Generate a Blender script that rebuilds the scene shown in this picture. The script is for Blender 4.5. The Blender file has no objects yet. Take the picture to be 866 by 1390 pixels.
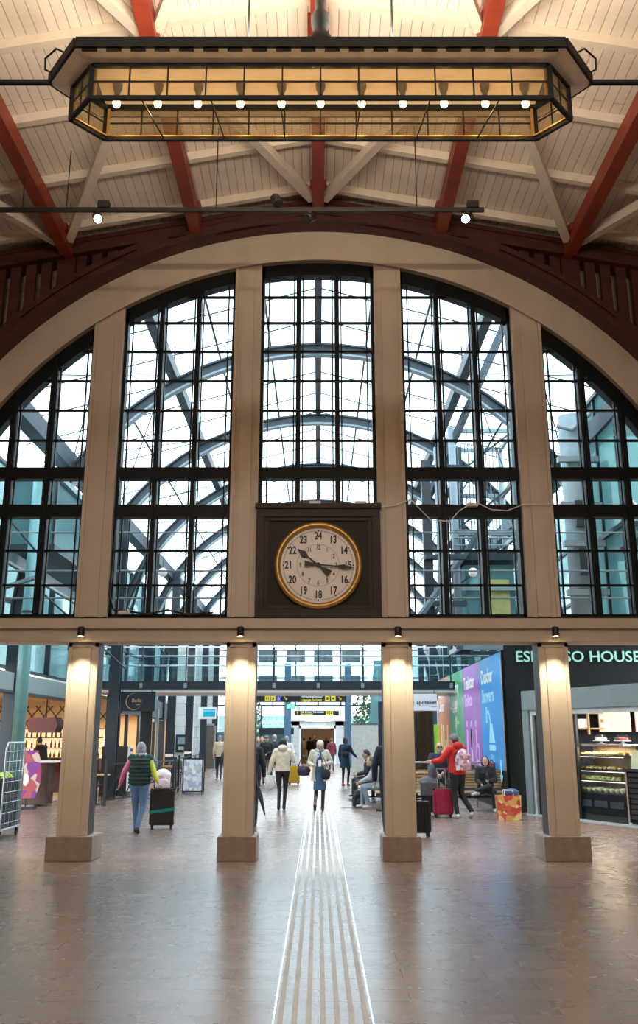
import bpy, bmesh, math, random
from mathutils import Vector, Matrix, Quaternion
random.seed(7)
SC = bpy.context.scene
COL = SC.collection
V = Vector
PI = math.pi
# ---------------------------------------------------------------- camera
TH = math.radians(15.5); FPX = 1262.0; CH = 1.7
cam_d = bpy.data.cameras.new('camera'); cam = bpy.data.objects.new('camera', cam_d); COL.objects.link(cam)
cam.location = (0, 0, CH); cam.rotation_euler = (PI/2 + TH, 0, 0)
cam_d.sensor_fit = 'VERTICAL'; cam_d.sensor_height = 36; cam_d.lens = FPX/1390*36
cam_d.shift_y = -45/1390; cam_d.shift_x = 1/1390
cam_d.clip_end = 400
SC.camera = cam

def ray(u, v):
    dx = (u-432)/FPX; dy = (650-v)/FPX
    return dx, math.cos(TH)-dy*math.sin(TH), math.sin(TH)+dy*math.cos(TH)
def P(u, v, Y):            # point seen at (u, v) standing at distance Y
    a, b, c = ray(u, v); return V((a*Y/b, Y, CH+c*Y/b))
def G(u, v, z=0.0):        # point seen at (u, v) at height z
    a, b, c = ray(u, v); t = (z-CH)/c; return V((a*t, b*t, z))

# ---------------------------------------------------------------- materials
def new_mat(name):
    m = bpy.data.materials.new(name); m.use_nodes = True
    return m, m.node_tree.nodes, m.node_tree.links, m.node_tree.nodes['Principled BSDF']
def mat(name, col, rough=0.6, metal=0.0, var=0.12, scale=6.0, bump=0.0, spec=0.5):
    m, n, l, b = new_mat(name)
    tc = n.new('ShaderNodeTexCoord'); no = n.new('ShaderNodeTexNoise'); no.inputs['Scale'].default_value = scale
    no.inputs['Detail'].default_value = 4
    l.new(tc.outputs['Object'], no.inputs['Vector'])
    r = n.new('ShaderNodeValToRGB'); r.color_ramp.elements[0].position = .3; r.color_ramp.elements[1].position = .7
    r.color_ramp.elements[0].color = tuple(c*(1-var) for c in col)+(1,)
    r.color_ramp.elements[1].color = tuple(min(1, c*(1+var)) for c in col)+(1,)
    l.new(no.outputs['Fac'], r.inputs['Fac']); l.new(r.outputs['Color'], b.inputs['Base Color'])
    b.inputs['Roughness'].default_value = rough; b.inputs['Metallic'].default_value = metal
    b.inputs['Specular IOR Level'].default_value = spec
    if bump:
        bp = n.new('ShaderNodeBump'); bp.inputs['Strength'].default_value = bump; bp.inputs['Distance'].default_value = .01
        l.new(no.outputs['Fac'], bp.inputs['Height']); l.new(bp.outputs['Normal'], b.inputs['Normal'])
    return m
def emit(name, col, s):
    m, n, l, b = new_mat(name)
    b.inputs['Base Color'].default_value = tuple(col)+(1,); b.inputs['Emission Color'].default_value = tuple(col)+(1,)
    b.inputs['Emission Strength'].default_value = s
    no = n.new('ShaderNodeTexNoise'); no.inputs['Scale'].default_value = 3
    mx = n.new('ShaderNodeMapRange'); mx.inputs['To Min'].default_value = s*.9; mx.inputs['To Max'].default_value = s*1.1
    l.new(no.outputs['Fac'], mx.inputs['Value']); l.new(mx.outputs['Result'], b.inputs['Emission Strength'])
    return m
def glass(name, tint=(.92, .97, .97), refl=.12, rough=.02, opaque=0.0, body=(.5, .6, .6)):
    m, n, l, b = new_mat(name)
    n.remove(b); out = n['Material Output']
    t = n.new('ShaderNodeBsdfTransparent'); t.inputs['Color'].default_value = tuple(tint)+(1,)
    g = n.new('ShaderNodeBsdfGlossy'); g.inputs['Roughness'].default_value = rough
    lw = n.new('ShaderNodeLayerWeight'); lw.inputs['Blend'].default_value = .35
    mr = n.new('ShaderNodeMapRange'); mr.inputs['To Min'].default_value = refl*.35; mr.inputs['To Max'].default_value = min(1, refl*3)
    l.new(lw.outputs['Fresnel'], mr.inputs['Value'])
    mx = n.new('ShaderNodeMixShader'); l.new(mr.outputs['Result'], mx.inputs['Fac'])
    l.new(t.outputs[0], mx.inputs[1]); l.new(g.outputs[0], mx.inputs[2]); last = mx
    if opaque:
        d = n.new('ShaderNodeBsdfDiffuse'); no = n.new('ShaderNodeTexNoise'); no.inputs['Scale'].default_value = 1.5
        r = n.new('ShaderNodeValToRGB'); r.color_ramp.elements[0].color = tuple(c*.8 for c in body)+(1,); r.color_ramp.elements[1].color = tuple(min(1, c*1.2) for c in body)+(1,)
        tr = n.new('ShaderNodeBsdfTranslucent'); ad = n.new('ShaderNodeMixShader'); ad.inputs['Fac'].default_value = .5
        l.new(no.outputs['Fac'], r.inputs['Fac']); l.new(r.outputs['Color'], d.inputs['Color']); l.new(r.outputs['Color'], tr.inputs['Color'])
        l.new(d.outputs[0], ad.inputs[1]); l.new(tr.outputs[0], ad.inputs[2])
        m2 = n.new('ShaderNodeMixShader'); m2.inputs['Fac'].default_value = opaque
        l.new(mx.outputs[0], m2.inputs[1]); l.new(ad.outputs[0], m2.inputs[2]); last = m2
    l.new(last.outputs[0], out.inputs['Surface'])
    return m
def patches(name, cols, scale=8.0, rough=.7, rnd=1.0):
    m, n, l, b = new_mat(name)
    tc = n.new('ShaderNodeTexCoord'); vo = n.new('ShaderNodeTexVoronoi'); vo.inputs['Scale'].default_value = scale
    vo.inputs['Randomness'].default_value = rnd
    l.new(tc.outputs['Object'], vo.inputs['Vector'])
    sep = n.new('ShaderNodeSeparateColor'); l.new(vo.outputs['Color'], sep.inputs['Color'])
    r = n.new('ShaderNodeValToRGB'); r.color_ramp.interpolation = 'CONSTANT'
    for i, c in enumerate(cols):
        e = r.color_ramp.elements[i] if i < 2 else r.color_ramp.elements.new(i/len(cols))
        e.position = i/len(cols); e.color = tuple(c)+(1,)
    l.new(sep.outputs[0], r.inputs['Fac']); l.new(r.outputs['Color'], b.inputs['Base Color']); b.inputs['Roughness'].default_value = rough
    return m
def boards(name, col, gap, width, axis='X', rough=.6, swap=False, length=4.0, coord='Object', var=.06):
    """painted tongue-and-groove boards / stone blocks, brick texture in object metres"""
    m, n, l, b = new_mat(name)
    tc = n.new('ShaderNodeTexCoord'); mp = n.new('ShaderNodeMapping')
    br = n.new('ShaderNodeTexBrick')
    if axis == 'X': mp.inputs['Rotation'].default_value = (0, 0, PI/2)       # long along Y
    if axis == 'Y': mp.inputs['Rotation'].default_value = (0, 0, 0)          # long along X
    if axis == 'XZ': mp.inputs['Rotation'].default_value = (PI/2, 0, 0)      # wall facing Y
    if axis == 'YZ': mp.inputs['Rotation'].default_value = (PI/2, 0, PI/2)
    br.inputs['Scale'].default_value = 1; br.inputs['Brick Width'].default_value = length; br.inputs['Row Height'].default_value = width
    br.inputs['Mortar Size'].default_value = gap; br.inputs['Mortar Smooth'].default_value = .2; br.inputs['Bias'].default_value = 0
    br.inputs['Color1'].default_value = tuple(c*(1-var) for c in col)+(1,); br.inputs['Color2'].default_value = tuple(min(1, c*(1+var)) for c in col)+(1,)
    br.inputs['Mortar'].default_value = tuple(c*(.50 if name == 'ceiling_boards' else .35) for c in col)+(1,)
    l.new(tc.outputs[coord], mp.inputs['Vector'])
    if axis == 'YZ':
        # map (y,z) -> (x,y)
        n.remove(mp); sx = n.new('ShaderNodeSeparateXYZ'); cx = n.new('ShaderNodeCombineXYZ')
        l.new(tc.outputs[coord], sx.inputs[0]); l.new(sx.outputs['Y'], cx.inputs['X']); l.new(sx.outputs['Z'], cx.inputs['Y'])
        l.new(cx.outputs[0], br.inputs['Vector'])
    elif axis == 'XZ':
        n.remove(mp); sx = n.new('ShaderNodeSeparateXYZ'); cx = n.new('ShaderNodeCombineXYZ')
        l.new(tc.outputs[coord], sx.inputs[0]); l.new(sx.outputs['X'], cx.inputs['X']); l.new(sx.outputs['Z'], cx.inputs['Y'])
        l.new(cx.outputs[0], br.inputs['Vector'])
    else:
        l.new(mp.outputs[0], br.inputs['Vector'])
    no = n.new('ShaderNodeTexNoise'); no.inputs['Scale'].default_value = 1.3; no.inputs['Detail'].default_value = 5
    l.new(tc.outputs[coord], no.inputs['Vector'])
    hs = n.new('ShaderNodeMapRange'); hs.inputs['From Min'].default_value = .3; hs.inputs['From Max'].default_value = .7
    hs.inputs['To Min'].default_value = 1-var*1.5; hs.inputs['To Max'].default_value = 1+var*1.5
    l.new(no.outputs['Fac'], hs.inputs['Value'])
    mm = n.new('ShaderNodeMix'); mm.data_type = 'RGBA'; mm.blend_type = 'MULTIPLY'; mm.inputs['Factor'].default_value = 1
    l.new(br.outputs['Color'], mm.inputs['A']); l.new(hs.outputs['Result'], mm.inputs['B'])
    l.new(mm.outputs['Result'], b.inputs['Base Color'])
    bp = n.new('ShaderNodeBump'); bp.inputs['Strength'].default_value = .4; bp.inputs['Distance'].default_value = .01; bp.invert = True
    l.new(br.outputs['Fac'], bp.inputs['Height']); l.new(bp.outputs['Normal'], b.inputs['Normal'])
    b.inputs['Roughness'].default_value = rough
    return m

M = {}
M['cream'] = mat('cream_paint', (.60, .52, .42), .5, var=.05, scale=3)
M['plaster'] = mat('cream_plaster', (.56, .48, .38), .7, var=.07, scale=4, bump=.1)
M['plinth'] = mat('plinth_stone', (.30, .24, .205), .6, var=.15, scale=9, bump=.2)
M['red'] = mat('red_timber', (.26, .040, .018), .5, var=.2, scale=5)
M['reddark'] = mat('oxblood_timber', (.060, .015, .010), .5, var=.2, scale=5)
M['white_timber'] = mat('cream_timber', (.70, .63, .54), .55, var=.06)
M['ceil'] = boards('ceiling_boards', (.78, .70, .62), .006, .13, 'X', .6, length=7)
M['window'] = mat('dark_window_metal', (.006, .008, .008), .5, var=.2, scale=4, spec=.2)
M['window_brown'] = mat('brown_window_timber', (.036, .025, .018), .5, var=.2, spec=.25)
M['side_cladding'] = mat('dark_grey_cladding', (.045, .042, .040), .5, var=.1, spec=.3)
M['pane'] = glass('window_glass', (.96, .99, 1), .02)
M['steel'] = mat('blue_grey_steel', (.020, .034, .048), .5, .0, var=.12)
M['steel_dark'] = mat('dark_blue_steel', (.013, .022, .034), .4, var=.15)
M['steel_light'] = mat('pale_grey_steel', (.22, .28, .31), .4, var=.08)
M['teal_steel'] = mat('teal_painted_steel', (.14, .33, .35), .35, var=.08)
M['chrome'] = mat('brushed_chrome', (.62, .63, .64), .25, .9, var=.06)
M['black'] = mat('black_metal', (.012, .012, .014), .4, var=.2)
M['blackp'] = mat('black_plastic', (.015, .015, .017), .45, var=.2)
M['atr_glass'] = glass('roof_glass', (.90, .97, 1), .06)
M['rail_glass'] = glass('balustrade_glass', (.88, .95, .96), .14)
M['teal_glass'] = glass('teal_facade_glass', (.62, .78, .80), .22, .05, .28, (.20, .32, .34))
M['teal_panel'] = glass('frosted_teal_glass', (.55, .76, .76), .15, .1, .72, (.19, .36, .37))
M['stone_wall'] = boards('white_limestone_blocks', (.66, .66, .64), .008, .45, 'YZ', .6, length=.9)
M['stone_front'] = boards('pale_stone_blocks', (.60, .61, .61), .008, .55, 'XZ', .6, length=1.1)
M['bronze'] = mat('gold_bronze', (.55, .33, .10), .32, .6, var=.12)
M['lamp_metal'] = mat('lamp_blackened_iron', (.007, .009, .012), .5, 0, var=.2, spec=.25)
M['lamp_white'] = mat('lamp_cream_soffit', (.82, .77, .70), .5, var=.06)
M['lamp_pane'] = glass('lamp_amber_glass', (.91, .85, .74), .06, .1, .12, (.50, .44, .33))
M['dial'] = mat('clock_dial_enamel', (.95, .90, .85), .4, var=.02)
M['ink'] = mat('clock_black_ink', (.015, .013, .015), .5)
M['ink2'] = mat('clock_grey_ink', (.30, .27, .26), .5)
M['brownpanel'] = mat('dark_brown_panel', (.012, .009, .007), .5, var=.2, scale=3, spec=.25)
M['white'] = mat('white_paint', (.82, .82, .82), .5, var=.03)
M['paper'] = mat('white_sign_face', (.88, .89, .90), .4, var=.02)
M['sign_black'] = mat('sign_black', (.008, .008, .007), .4)
M['yellow'] = mat('sign_yellow', (.85, .72, .05), .4, var=.03)
M['violet'] = mat('sign_violet', (.08, .06, .55), .4)
M['exit'] = emit('exit_sign_green', (.12, .65, .38), .55)
M['cyan'] = mat('cyan_sign', (.0, .42, .62), .4)
M['gold'] = mat('gold_lettering', (.60, .45, .22), .35, .5)
M['mint'] = mat('mint_lettering', (.30, .62, .50), .35, var=.05)
M['navy_sign'] = mat('dark_navy_sign', (.008, .012, .022), .35)
M['wood'] = mat('oak_slats', (.50, .30, .13), .45, var=.2, scale=10)
M['darkwood'] = mat('dark_wood', (.07, .03, .02), .4, var=.25)
M['maroon'] = mat('maroon_leather', (.10, .012, .015), .4)
M['shutter'] = mat('black_shutter_slats', (.014, .015, .016), .5)
M['kiosk'] = mat('grey_green_fascia', (.21, .25, .25), .45, var=.08, scale=2)
M['kiosk_light'] = mat('pale_grey_frame', (.52, .54, .54), .4)
M['fascia_black'] = mat('black_fascia', (.006, .007, .008), .6, spec=.2)
M['tan_floor'] = mat('tan_shop_floor', (.50, .40, .30), .35, var=.06)
M['warm_wall'] = mat('warm_cream_wall', (.74, .56, .34), .6, var=.08)
M['glow'] = emit('warm_lamp_glow', (1, .72, .38), 7)
M['bulb'] = emit('filament_bulb', (1, .60, .22), 16)
M['spot'] = emit('spotlight_lens', (1, .93, .84), 28)
M['spot_warm'] = emit('warm_downlight_lens', (1, .72, .38), 20)
M['tube'] = emit('white_light_tube', (.95, .98, 1), 3)
M['menu_light'] = emit('lit_menu_board', (.90, .50, .36), .42)
M['case_light'] = emit('display_strip_light', (1, .84, .74), 1.5)
M['leaf'] = patches('foliage_green', [(.05, .10, .03), (.08, .15, .05), (.12, .20, .07), (.03, .07, .03)], 9)
M['lettuce'] = mat('lettuce_green', (.50, .66, .12), .6, var=.25, scale=25)
M['crate'] = mat('grey_black_crate', (.025, .035, .045), .5, var=.2)
M['galv'] = mat('galvanised_wire', (.42, .45, .47), .35, .7)
M['skin'] = mat('skin', (.58, .34, .24), .55, var=.05)
M['rubber'] = mat('black_rubber', (.012, .012, .012), .7)

# floor
def floor_mat():
    m, n, l, b = new_mat('brown_stone_tiles')
    tc = n.new('ShaderNodeTexCoord'); br = n.new('ShaderNodeTexBrick')
    br.inputs['Scale'].default_value = 1; br.inputs['Brick Width'].default_value = .62; br.inputs['Row Height'].default_value = .30
    br.inputs['Mortar Size'].default_value = .004; br.inputs['Mortar Smooth'].default_value = .1
    br.inputs['Color1'].default_value = (.20, .135, .112, 1); br.inputs['Color2'].default_value = (.235, .160, .134, 1); br.inputs['Mortar'].default_value = (.13, .092, .078, 1)
    l.new(tc.outputs['Object'], br.inputs['Vector'])
    no = n.new('ShaderNodeTexNoise'); no.inputs['Scale'].default_value = .7; no.inputs['Detail'].default_value = 6; no.inputs['Roughness'].default_value = .6
    l.new(tc.outputs['Object'], no.inputs['Vector'])
    mr = n.new('ShaderNodeMapRange'); mr.inputs['From Min'].default_value = .3; mr.inputs['From Max'].default_value = .7; mr.inputs['To Min'].default_value = .93; mr.inputs['To Max'].default_value = 1.07
    l.new(no.outputs['Fac'], mr.inputs['Value'])
    mm = n.new('ShaderNodeMix'); mm.data_type = 'RGBA'; mm.blend_type = 'MULTIPLY'; mm.inputs['Factor'].default_value = 1
    l.new(br.outputs['Color'], mm.inputs['A']); l.new(mr.outputs['Result'], mm.inputs['B']); l.new(mm.outputs['Result'], b.inputs['Base Color'])
    n2 = n.new('ShaderNodeTexNoise'); n2.inputs['Scale'].default_value = 3.0; n2.inputs['Detail'].default_value = 6
    l.new(tc.outputs['Object'], n2.inputs['Vector'])
    rr = n.new('ShaderNodeMapRange'); rr.inputs['From Min'].default_value = .3; rr.inputs['From Max'].default_value = .7; rr.inputs['To Min'].default_value = .25; rr.inputs['To Max'].default_value = .285
    l.new(n2.outputs['Fac'], rr.inputs['Value']); l.new(rr.outputs['Result'], b.inputs['Roughness'])
    b.inputs['Specular IOR Level'].default_value = .8
    return m
M['floor'] = floor_mat()

# ---------------------------------------------------------------- mesh builder
class MB:
    def __init__(s): s.b = bmesh.new()
    def box(s, x0, x1, y0, y1, z0, z1, mtx=None):
        c = V(((x0+x1)/2, (y0+y1)/2, (z0+z1)/2))
        r = bmesh.ops.create_cube(s.b, size=1)['verts']
        for v in r:
            v.co = V((v.co.x*(x1-x0), v.co.y*(y1-y0), v.co.z*(z1-z0)))+c
            if mtx: v.co = mtx @ v.co
        return s
    def bar(s, p, q, w, h, up=(0, 0, 1)):
        p = V(p); q = V(q); d = (q-p).normalized(); u = V(up)
        if abs(d.dot(u)) > .98: u = V((0, 1, 0))
        a = d.cross(u).normalized(); u = a.cross(d).normalized()
        vs = []
        for e in (p, q):
            for i, j in ((-1, -1), (1, -1), (1, 1), (-1, 1)): vs.append(s.b.verts.new(e+a*w/2*i+u*h/2*j))
        F = [(0, 1, 2, 3), (7, 6, 5, 4), (0, 4, 5, 1), (1, 5, 6, 2), (2, 6, 7, 3), (3, 7, 4, 0)]
        for f in F: s.b.faces.new([vs[i] for i in f])
        return s
    def tube(s, p, q, r, r2=None, n=10):
        r2 = r if r2 is None else r2
        p = V(p); q = V(q); d = (q-p).normalized(); u = V((0, 0, 1)) if abs(d.z) < .95 else V((1, 0, 0))
        a = d.cross(u).normalized(); u = a.cross(d)
        A = [s.b.verts.new(p+(a*math.cos(t)+u*math.sin(t))*r) for t in [2*PI*i/n for i in range(n)]]
        B = [s.b.verts.new(q+(a*math.cos(t)+u*math.sin(t))*r2) for t in [2*PI*i/n for i in range(n)]]
        for i in range(n): s.b.faces.new((A[i], A[(i+1) % n], B[(i+1) % n], B[i]))
        s.b.faces.new(A[::-1]); s.b.faces.new(B)
        return s
    def path(s, pts, r, n=8):
        for a, b in zip(pts, pts[1:]): s.tube(a, b, r, n=n)
        for p in pts[1:-1]: s.ball(p, r*1.02, n=6)
        return s
    def ball(s, c, r, n=10, sc=(1, 1, 1), mtx=None):
        c = V(c); m = n+2
        def pt(th, ph):
            co = V((math.sin(th)*math.cos(ph)*r*sc[0], math.sin(th)*math.sin(ph)*r*sc[1], math.cos(th)*r*sc[2]))
            if mtx: co = mtx @ co
            return s.b.verts.new(co+c)
        top = pt(0, 0); bot = pt(PI, 0); R = [[pt(PI*j/n, 2*PI*i/m) for i in range(m)] for j in range(1, n)]
        for i in range(m):
            k = (i+1) % m
            s.b.faces.new((top, R[0][i], R[0][k])); s.b.faces.new((bot, R[-1][k], R[-1][i]))
            for j in range(n-2): s.b.faces.new((R[j][i], R[j+1][i], R[j+1][k], R[j][k]))
        return s
    def lathe(s, c, prof, n=20, axis='Z'):
        c = V(c); rings = []
        for r, z in prof:
            ring = []
            for i in range(n):
                t = 2*PI*i/n
                o = V((r*math.cos(t), r*math.sin(t), z)) if axis == 'Z' else V((r*math.cos(t), -z, r*math.sin(t)))
                ring.append(s.b.verts.new(c+o))
            rings.append(ring)
        for A, B in zip(rings, rings[1:]):
            for i in range(n): s.b.faces.new((A[i], A[(i+1) % n], B[(i+1) % n], B[i]))
        s.b.faces.new(rings[0][::-1]); s.b.faces.new(rings[-1])
        return s
    def prism(s, poly, y0, y1, mtx=None):          # polygon in x,z extruded along y
        A = [V((x, y0, z)) for x, z in poly]; B = [V((x, y1, z)) for x, z in poly]
        if mtx: A = [mtx @ p for p in A]; B = [mtx @ p for p in B]
        A = [s.b.verts.new(p) for p in A]; B = [s.b.verts.new(p) for p in B]; n = len(A)
        s.b.faces.new(A); s.b.faces.new(B[::-1])
        for i in range(n): s.b.faces.new((A[i], B[i], B[(i+1) % n], A[(i+1) % n]))
        return s
    def strip(s, inner, outer, y0, y1):            # band between two point rows (x,z), thick in y
        n = len(inner)
        q = [[s.b.verts.new((x, y, z)) for x, z in row] for y in (y0, y1) for row in (inner, outer)]
        i0, o0, i1, o1 = q
        for k in range(n-1):
            s.b.faces.new((i0[k], i0[k+1], o0[k+1], o0[k])); s.b.faces.new((i1[k+1], i1[k], o1[k], o1[k+1]))
            s.b.faces.new((i0[k+1], i0[k], i1[k], i1[k+1])); s.b.faces.new((o0[k], o0[k+1], o1[k+1], o1[k]))
        s.b.faces.new((i0[0], o0[0], o1[0], i1[0])); s.b.faces.new((o0[-1], i0[-1], i1[-1], o1[-1]))
        return s
    def build(s, name, m, parent=None, bevel=0, smooth=False, loc=None, rz=0):
        bmesh.ops.recalc_face_normals(s.b, faces=s.b.faces)
        if bevel:
            bmesh.ops.bevel(s.b, geom=[e for e in s.b.edges if e.calc_face_angle(0) > .6], offset=bevel, segments=2, affect='EDGES', clamp_overlap=True)
        me = bpy.data.meshes.new(name); s.b.to_mesh(me); s.b.free()
        if smooth:
            for p in me.polygons: p.use_smooth = True
        me.materials.append(m if not isinstance(m, str) else M[m])
        o = bpy.data.objects.new(name, me); COL.objects.link(o)
        if parent: o.parent = parent
        if loc is not None: o.location = loc
        if rz: o.rotation_euler = (0, 0, rz)
        return o
def tag(o, label=None, cat=None, group=None, kind=None):
    if label: o['label'] = label
    if cat: o['category'] = cat
    if group: o['group'] = group
    if kind: o['kind'] = kind
    return o
def thing(name, label, cat, loc=(0, 0, 0), rz=0, group=None, kind=None):
    o = bpy.data.objects.new(name, None); o.empty_display_size = .1; COL.objects.link(o)
    o.location = loc; o.rotation_euler = (0, 0, rz)
    return tag(o, label, cat, group, kind)
def copy_tree(o, parent=None):
    c = o.copy(); COL.objects.link(c)
    if parent: c.parent = parent
    for ch in list(o.children): copy_tree(ch, c)
    return c
def B(x0, x1, y0, y1, z0, z1): return MB().box(x0, x1, y0, y1, z0, z1)
def text(name, body, size, m, parent, loc, rot=(PI/2, 0, 0), ext=.004, align='CENTER', bold=0.0, sx=1.0):
    c = bpy.data.curves.new(name, 'FONT'); c.body = body; c.size = size; c.extrude = ext; c.align_x = align; c.align_y = 'CENTER'
    c.offset = bold; c.resolution_u = 3
    t = bpy.data.objects.new('tmp', c); COL.objects.link(t)
    dg = bpy.context.evaluated_depsgraph_get(); me = bpy.data.meshes.new_from_object(t.evaluated_get(dg))
    bpy.data.objects.remove(t); bpy.data.curves.remove(c)
    me.materials.clear(); me.materials.append(M[m] if isinstance(m, str) else m)
    o = bpy.data.objects.new(name, me); COL.objects.link(o)
    if parent: o.parent = parent
    o.location = loc; o.rotation_euler = rot; o.scale = (sx, 1, 1)
    return o
def circ(R, zc, x): return zc+math.sqrt(max(0, R*R-x*x))
# ================================================================ THE HALL
W0, W1 = 14.2, 14.62          # arched wall front and back
ZC = 3.06                     # springing height of the arches
HX = 8.2                      # half width of the hall
RIDGE = 10.5; SL = .19        # ceiling z = RIDGE - SL*|x|
def cz(x): return RIDGE-SL*abs(x)

fl = B(-11.9, 11.9, -8, 84, -.2, 0).build('floor', 'floor'); tag(fl, kind='structure')

# tactile paving strip
tp = thing('tactile_paving', 'pale ribbed tactile guiding strip running down the middle of the brown floor', 'tactile paving', (.03, 0, 0))
for i in range(7):
    x = -.27+i*.09
    B(x-.017, x+.017, 3, 44, 0, .006).build('rib', 'paper' if 0 else mat('tactile_white_%d' % i, (.60, .58, .55), .5, var=.1, scale=4), tp)
for x in (-.31, .31): B(x-.006, x+.006, 3, 44, 0, .003).build('edge_strip', 'chrome', tp)

# arched wall : region outside the opening circle
Ri = 6.42
poly_top = [(-HX, cz(HX)+.1), (0, RIDGE+.1), (HX, cz(HX)+.1)]
mb = MB()
N = 120
xs = [-Ri*math.cos(PI*i/N) for i in range(N+1)]
inner = [(x, circ(Ri, ZC, x)) for x in xs]; outer = [(x, cz(x)+.1) for x in xs]
mb.strip(inner, outer, W0, W1)
mb.box(-HX, -Ri, W0, W1, 0, cz(7.3)); mb.box(Ri, HX, W0, W1, 0, cz(7.3))
wf = mb.build('wall_front', 'plaster'); tag(wf, kind='structure')
# raised cream archivolt band
Ro = 6.93
def arc(R, a0=0, a1=PI, n=120, zc=ZC): return [(-R*math.cos(a0+(a1-a0)*i/n), zc+R*math.sin(a0+(a1-a0)*i/n)) for i in range(n+1)]
ar = MB().strip(arc(Ri-.0), arc(Ro+.02), W0-.06, W0-.002).build('trim_1', 'cream'); tag(ar, kind='structure')
a2 = MB().strip(arc(Ri-.03), arc(Ri+.05), W0-.09, W0-.061).build('trim_2', 'cream'); tag(a2, kind='structure')
# side walls, back wall of the hall
for nm, x0, x1 in (('wall_left', -HX-.2, -HX), ('wall_right', HX, HX+.2)):
    tag(B(x0, x1, -8, W1, 0, 9.1).build(nm, 'plaster'), kind='structure')
tag(B(-HX-.2, HX+.2, -8.2, -8, 0, 10.7).build('wall_back', 'plaster'), kind='structure')
# ceiling: two sloped board planes
mb = MB()
for s in (-1, 1):
    mb.prism([(0, RIDGE), (s*(HX+.2), cz(HX+.2)), (s*(HX+.2), cz(HX+.2)+.12), (0, RIDGE+.12)], -8.2, W1+.05)
ce = mb.build('ceiling', 'ceil'); tag(ce, kind='structure')
PURX = (0, 2.03, 4.14, 6.25)
for x in PURX:
    for s in ((1,) if x == 0 else (-1, 1)):
        zt = cz(x)-.13
        m_ = MB(); m_.box(s*x-.095, s*x+.095, -7, 13.95, zt-.26, zt)
        for yy in (5.6, 9.75, 13.35): m_.box(s*x-.135, s*x+.135, yy-.16, yy+.16, zt-.10, zt+.01)
        m_.build('purlin', 'red', ce)
for y in (-4.2, -1.3, 1.4, 4.0, 5.3, 6.65, 8.0, 9.4, 10.75, 12.15, 13.45):
    for s in (-1, 1):
        MB().bar((0, y, RIDGE-.07), (s*HX, y, cz(HX)-.07), .10, .13).build('rafter', 'white_timber', ce)
for s in (-1, 1):
    for (x0, y0, x1, y1) in ((0.1, 13.5, 1.93, 9.5), (4.04, 13.5, 2.13, 9.5), (4.24, 13.5, 6.15, 9.5), (.1, 5.4, 1.93, 9.3), (4.04, 5.4, 2.13, 9.3), (4.24, 5.4, 6.15, 9.3)):
        MB().bar((s*x0, y0, cz(x0)-.24), (s*x1, y1, cz(x1)-.24), .13, .15).build('wind_brace', 'white_timber', ce)

# the big red arch truss in front of the wall
tr = thing('arch_truss', 'dark red timber arch truss with upright slats below the sloping ceiling', 'roof truss', (0, 13.9, 3.0))
def TB(): return MB()
oy = -13.9; oz = -3.0
def sh(rows): return [(x, z+oz) for x, z in rows]
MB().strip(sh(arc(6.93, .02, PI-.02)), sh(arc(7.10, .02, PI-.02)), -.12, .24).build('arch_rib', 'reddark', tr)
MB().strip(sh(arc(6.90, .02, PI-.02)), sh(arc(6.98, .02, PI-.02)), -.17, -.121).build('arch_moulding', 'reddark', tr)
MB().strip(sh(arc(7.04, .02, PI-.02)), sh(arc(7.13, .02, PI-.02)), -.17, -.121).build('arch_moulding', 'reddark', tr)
for a in (.78, 1.17, 1.42, PI-1.42, PI-1.17, PI-.78):   # lap joints along the arch
    c_, s_ = -math.cos(a), math.sin(a)
    p = V((6.98*c_, -.145, 3.06+oz+6.98*s_)); q = V((7.04*c_, -.145, 3.06+oz+7.04*s_))
    MB().bar(p, q, .55, .05, up=(0, 1, 0)).build('splice_plate', 'reddark', tr)
for s in (-1, 1):
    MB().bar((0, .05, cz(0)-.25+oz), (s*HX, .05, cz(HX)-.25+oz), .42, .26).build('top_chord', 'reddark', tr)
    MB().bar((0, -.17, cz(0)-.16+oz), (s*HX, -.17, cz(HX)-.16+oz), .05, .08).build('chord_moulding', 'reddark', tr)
for s in (-1, 1):
    x = 1.86
    while x < 7.7:
        zb = circ(7.08, ZC, x) if x < 7.06 else 3.1
        zt = cz(x)-.36
        if zt-zb > .02:
            wide = .30 if abs((x-1.86) % 2.11) < .26 and x > 3 else .165
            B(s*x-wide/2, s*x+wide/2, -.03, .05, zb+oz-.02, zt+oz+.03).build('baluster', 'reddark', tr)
            x += .262 + (wide-.185)/2
        else: x += .262
# solid red infill near the crown
mb = MB(); xs_ = [-1.7+3.4*i/16 for i in range(17)]
mb.strip([(x, circ(7.08, ZC, x)+oz-.02) for x in xs_], [(x, cz(x)-.42+oz) for x in xs_], -.04, .10)
mb.build('crown_infill', 'reddark', tr)

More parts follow.
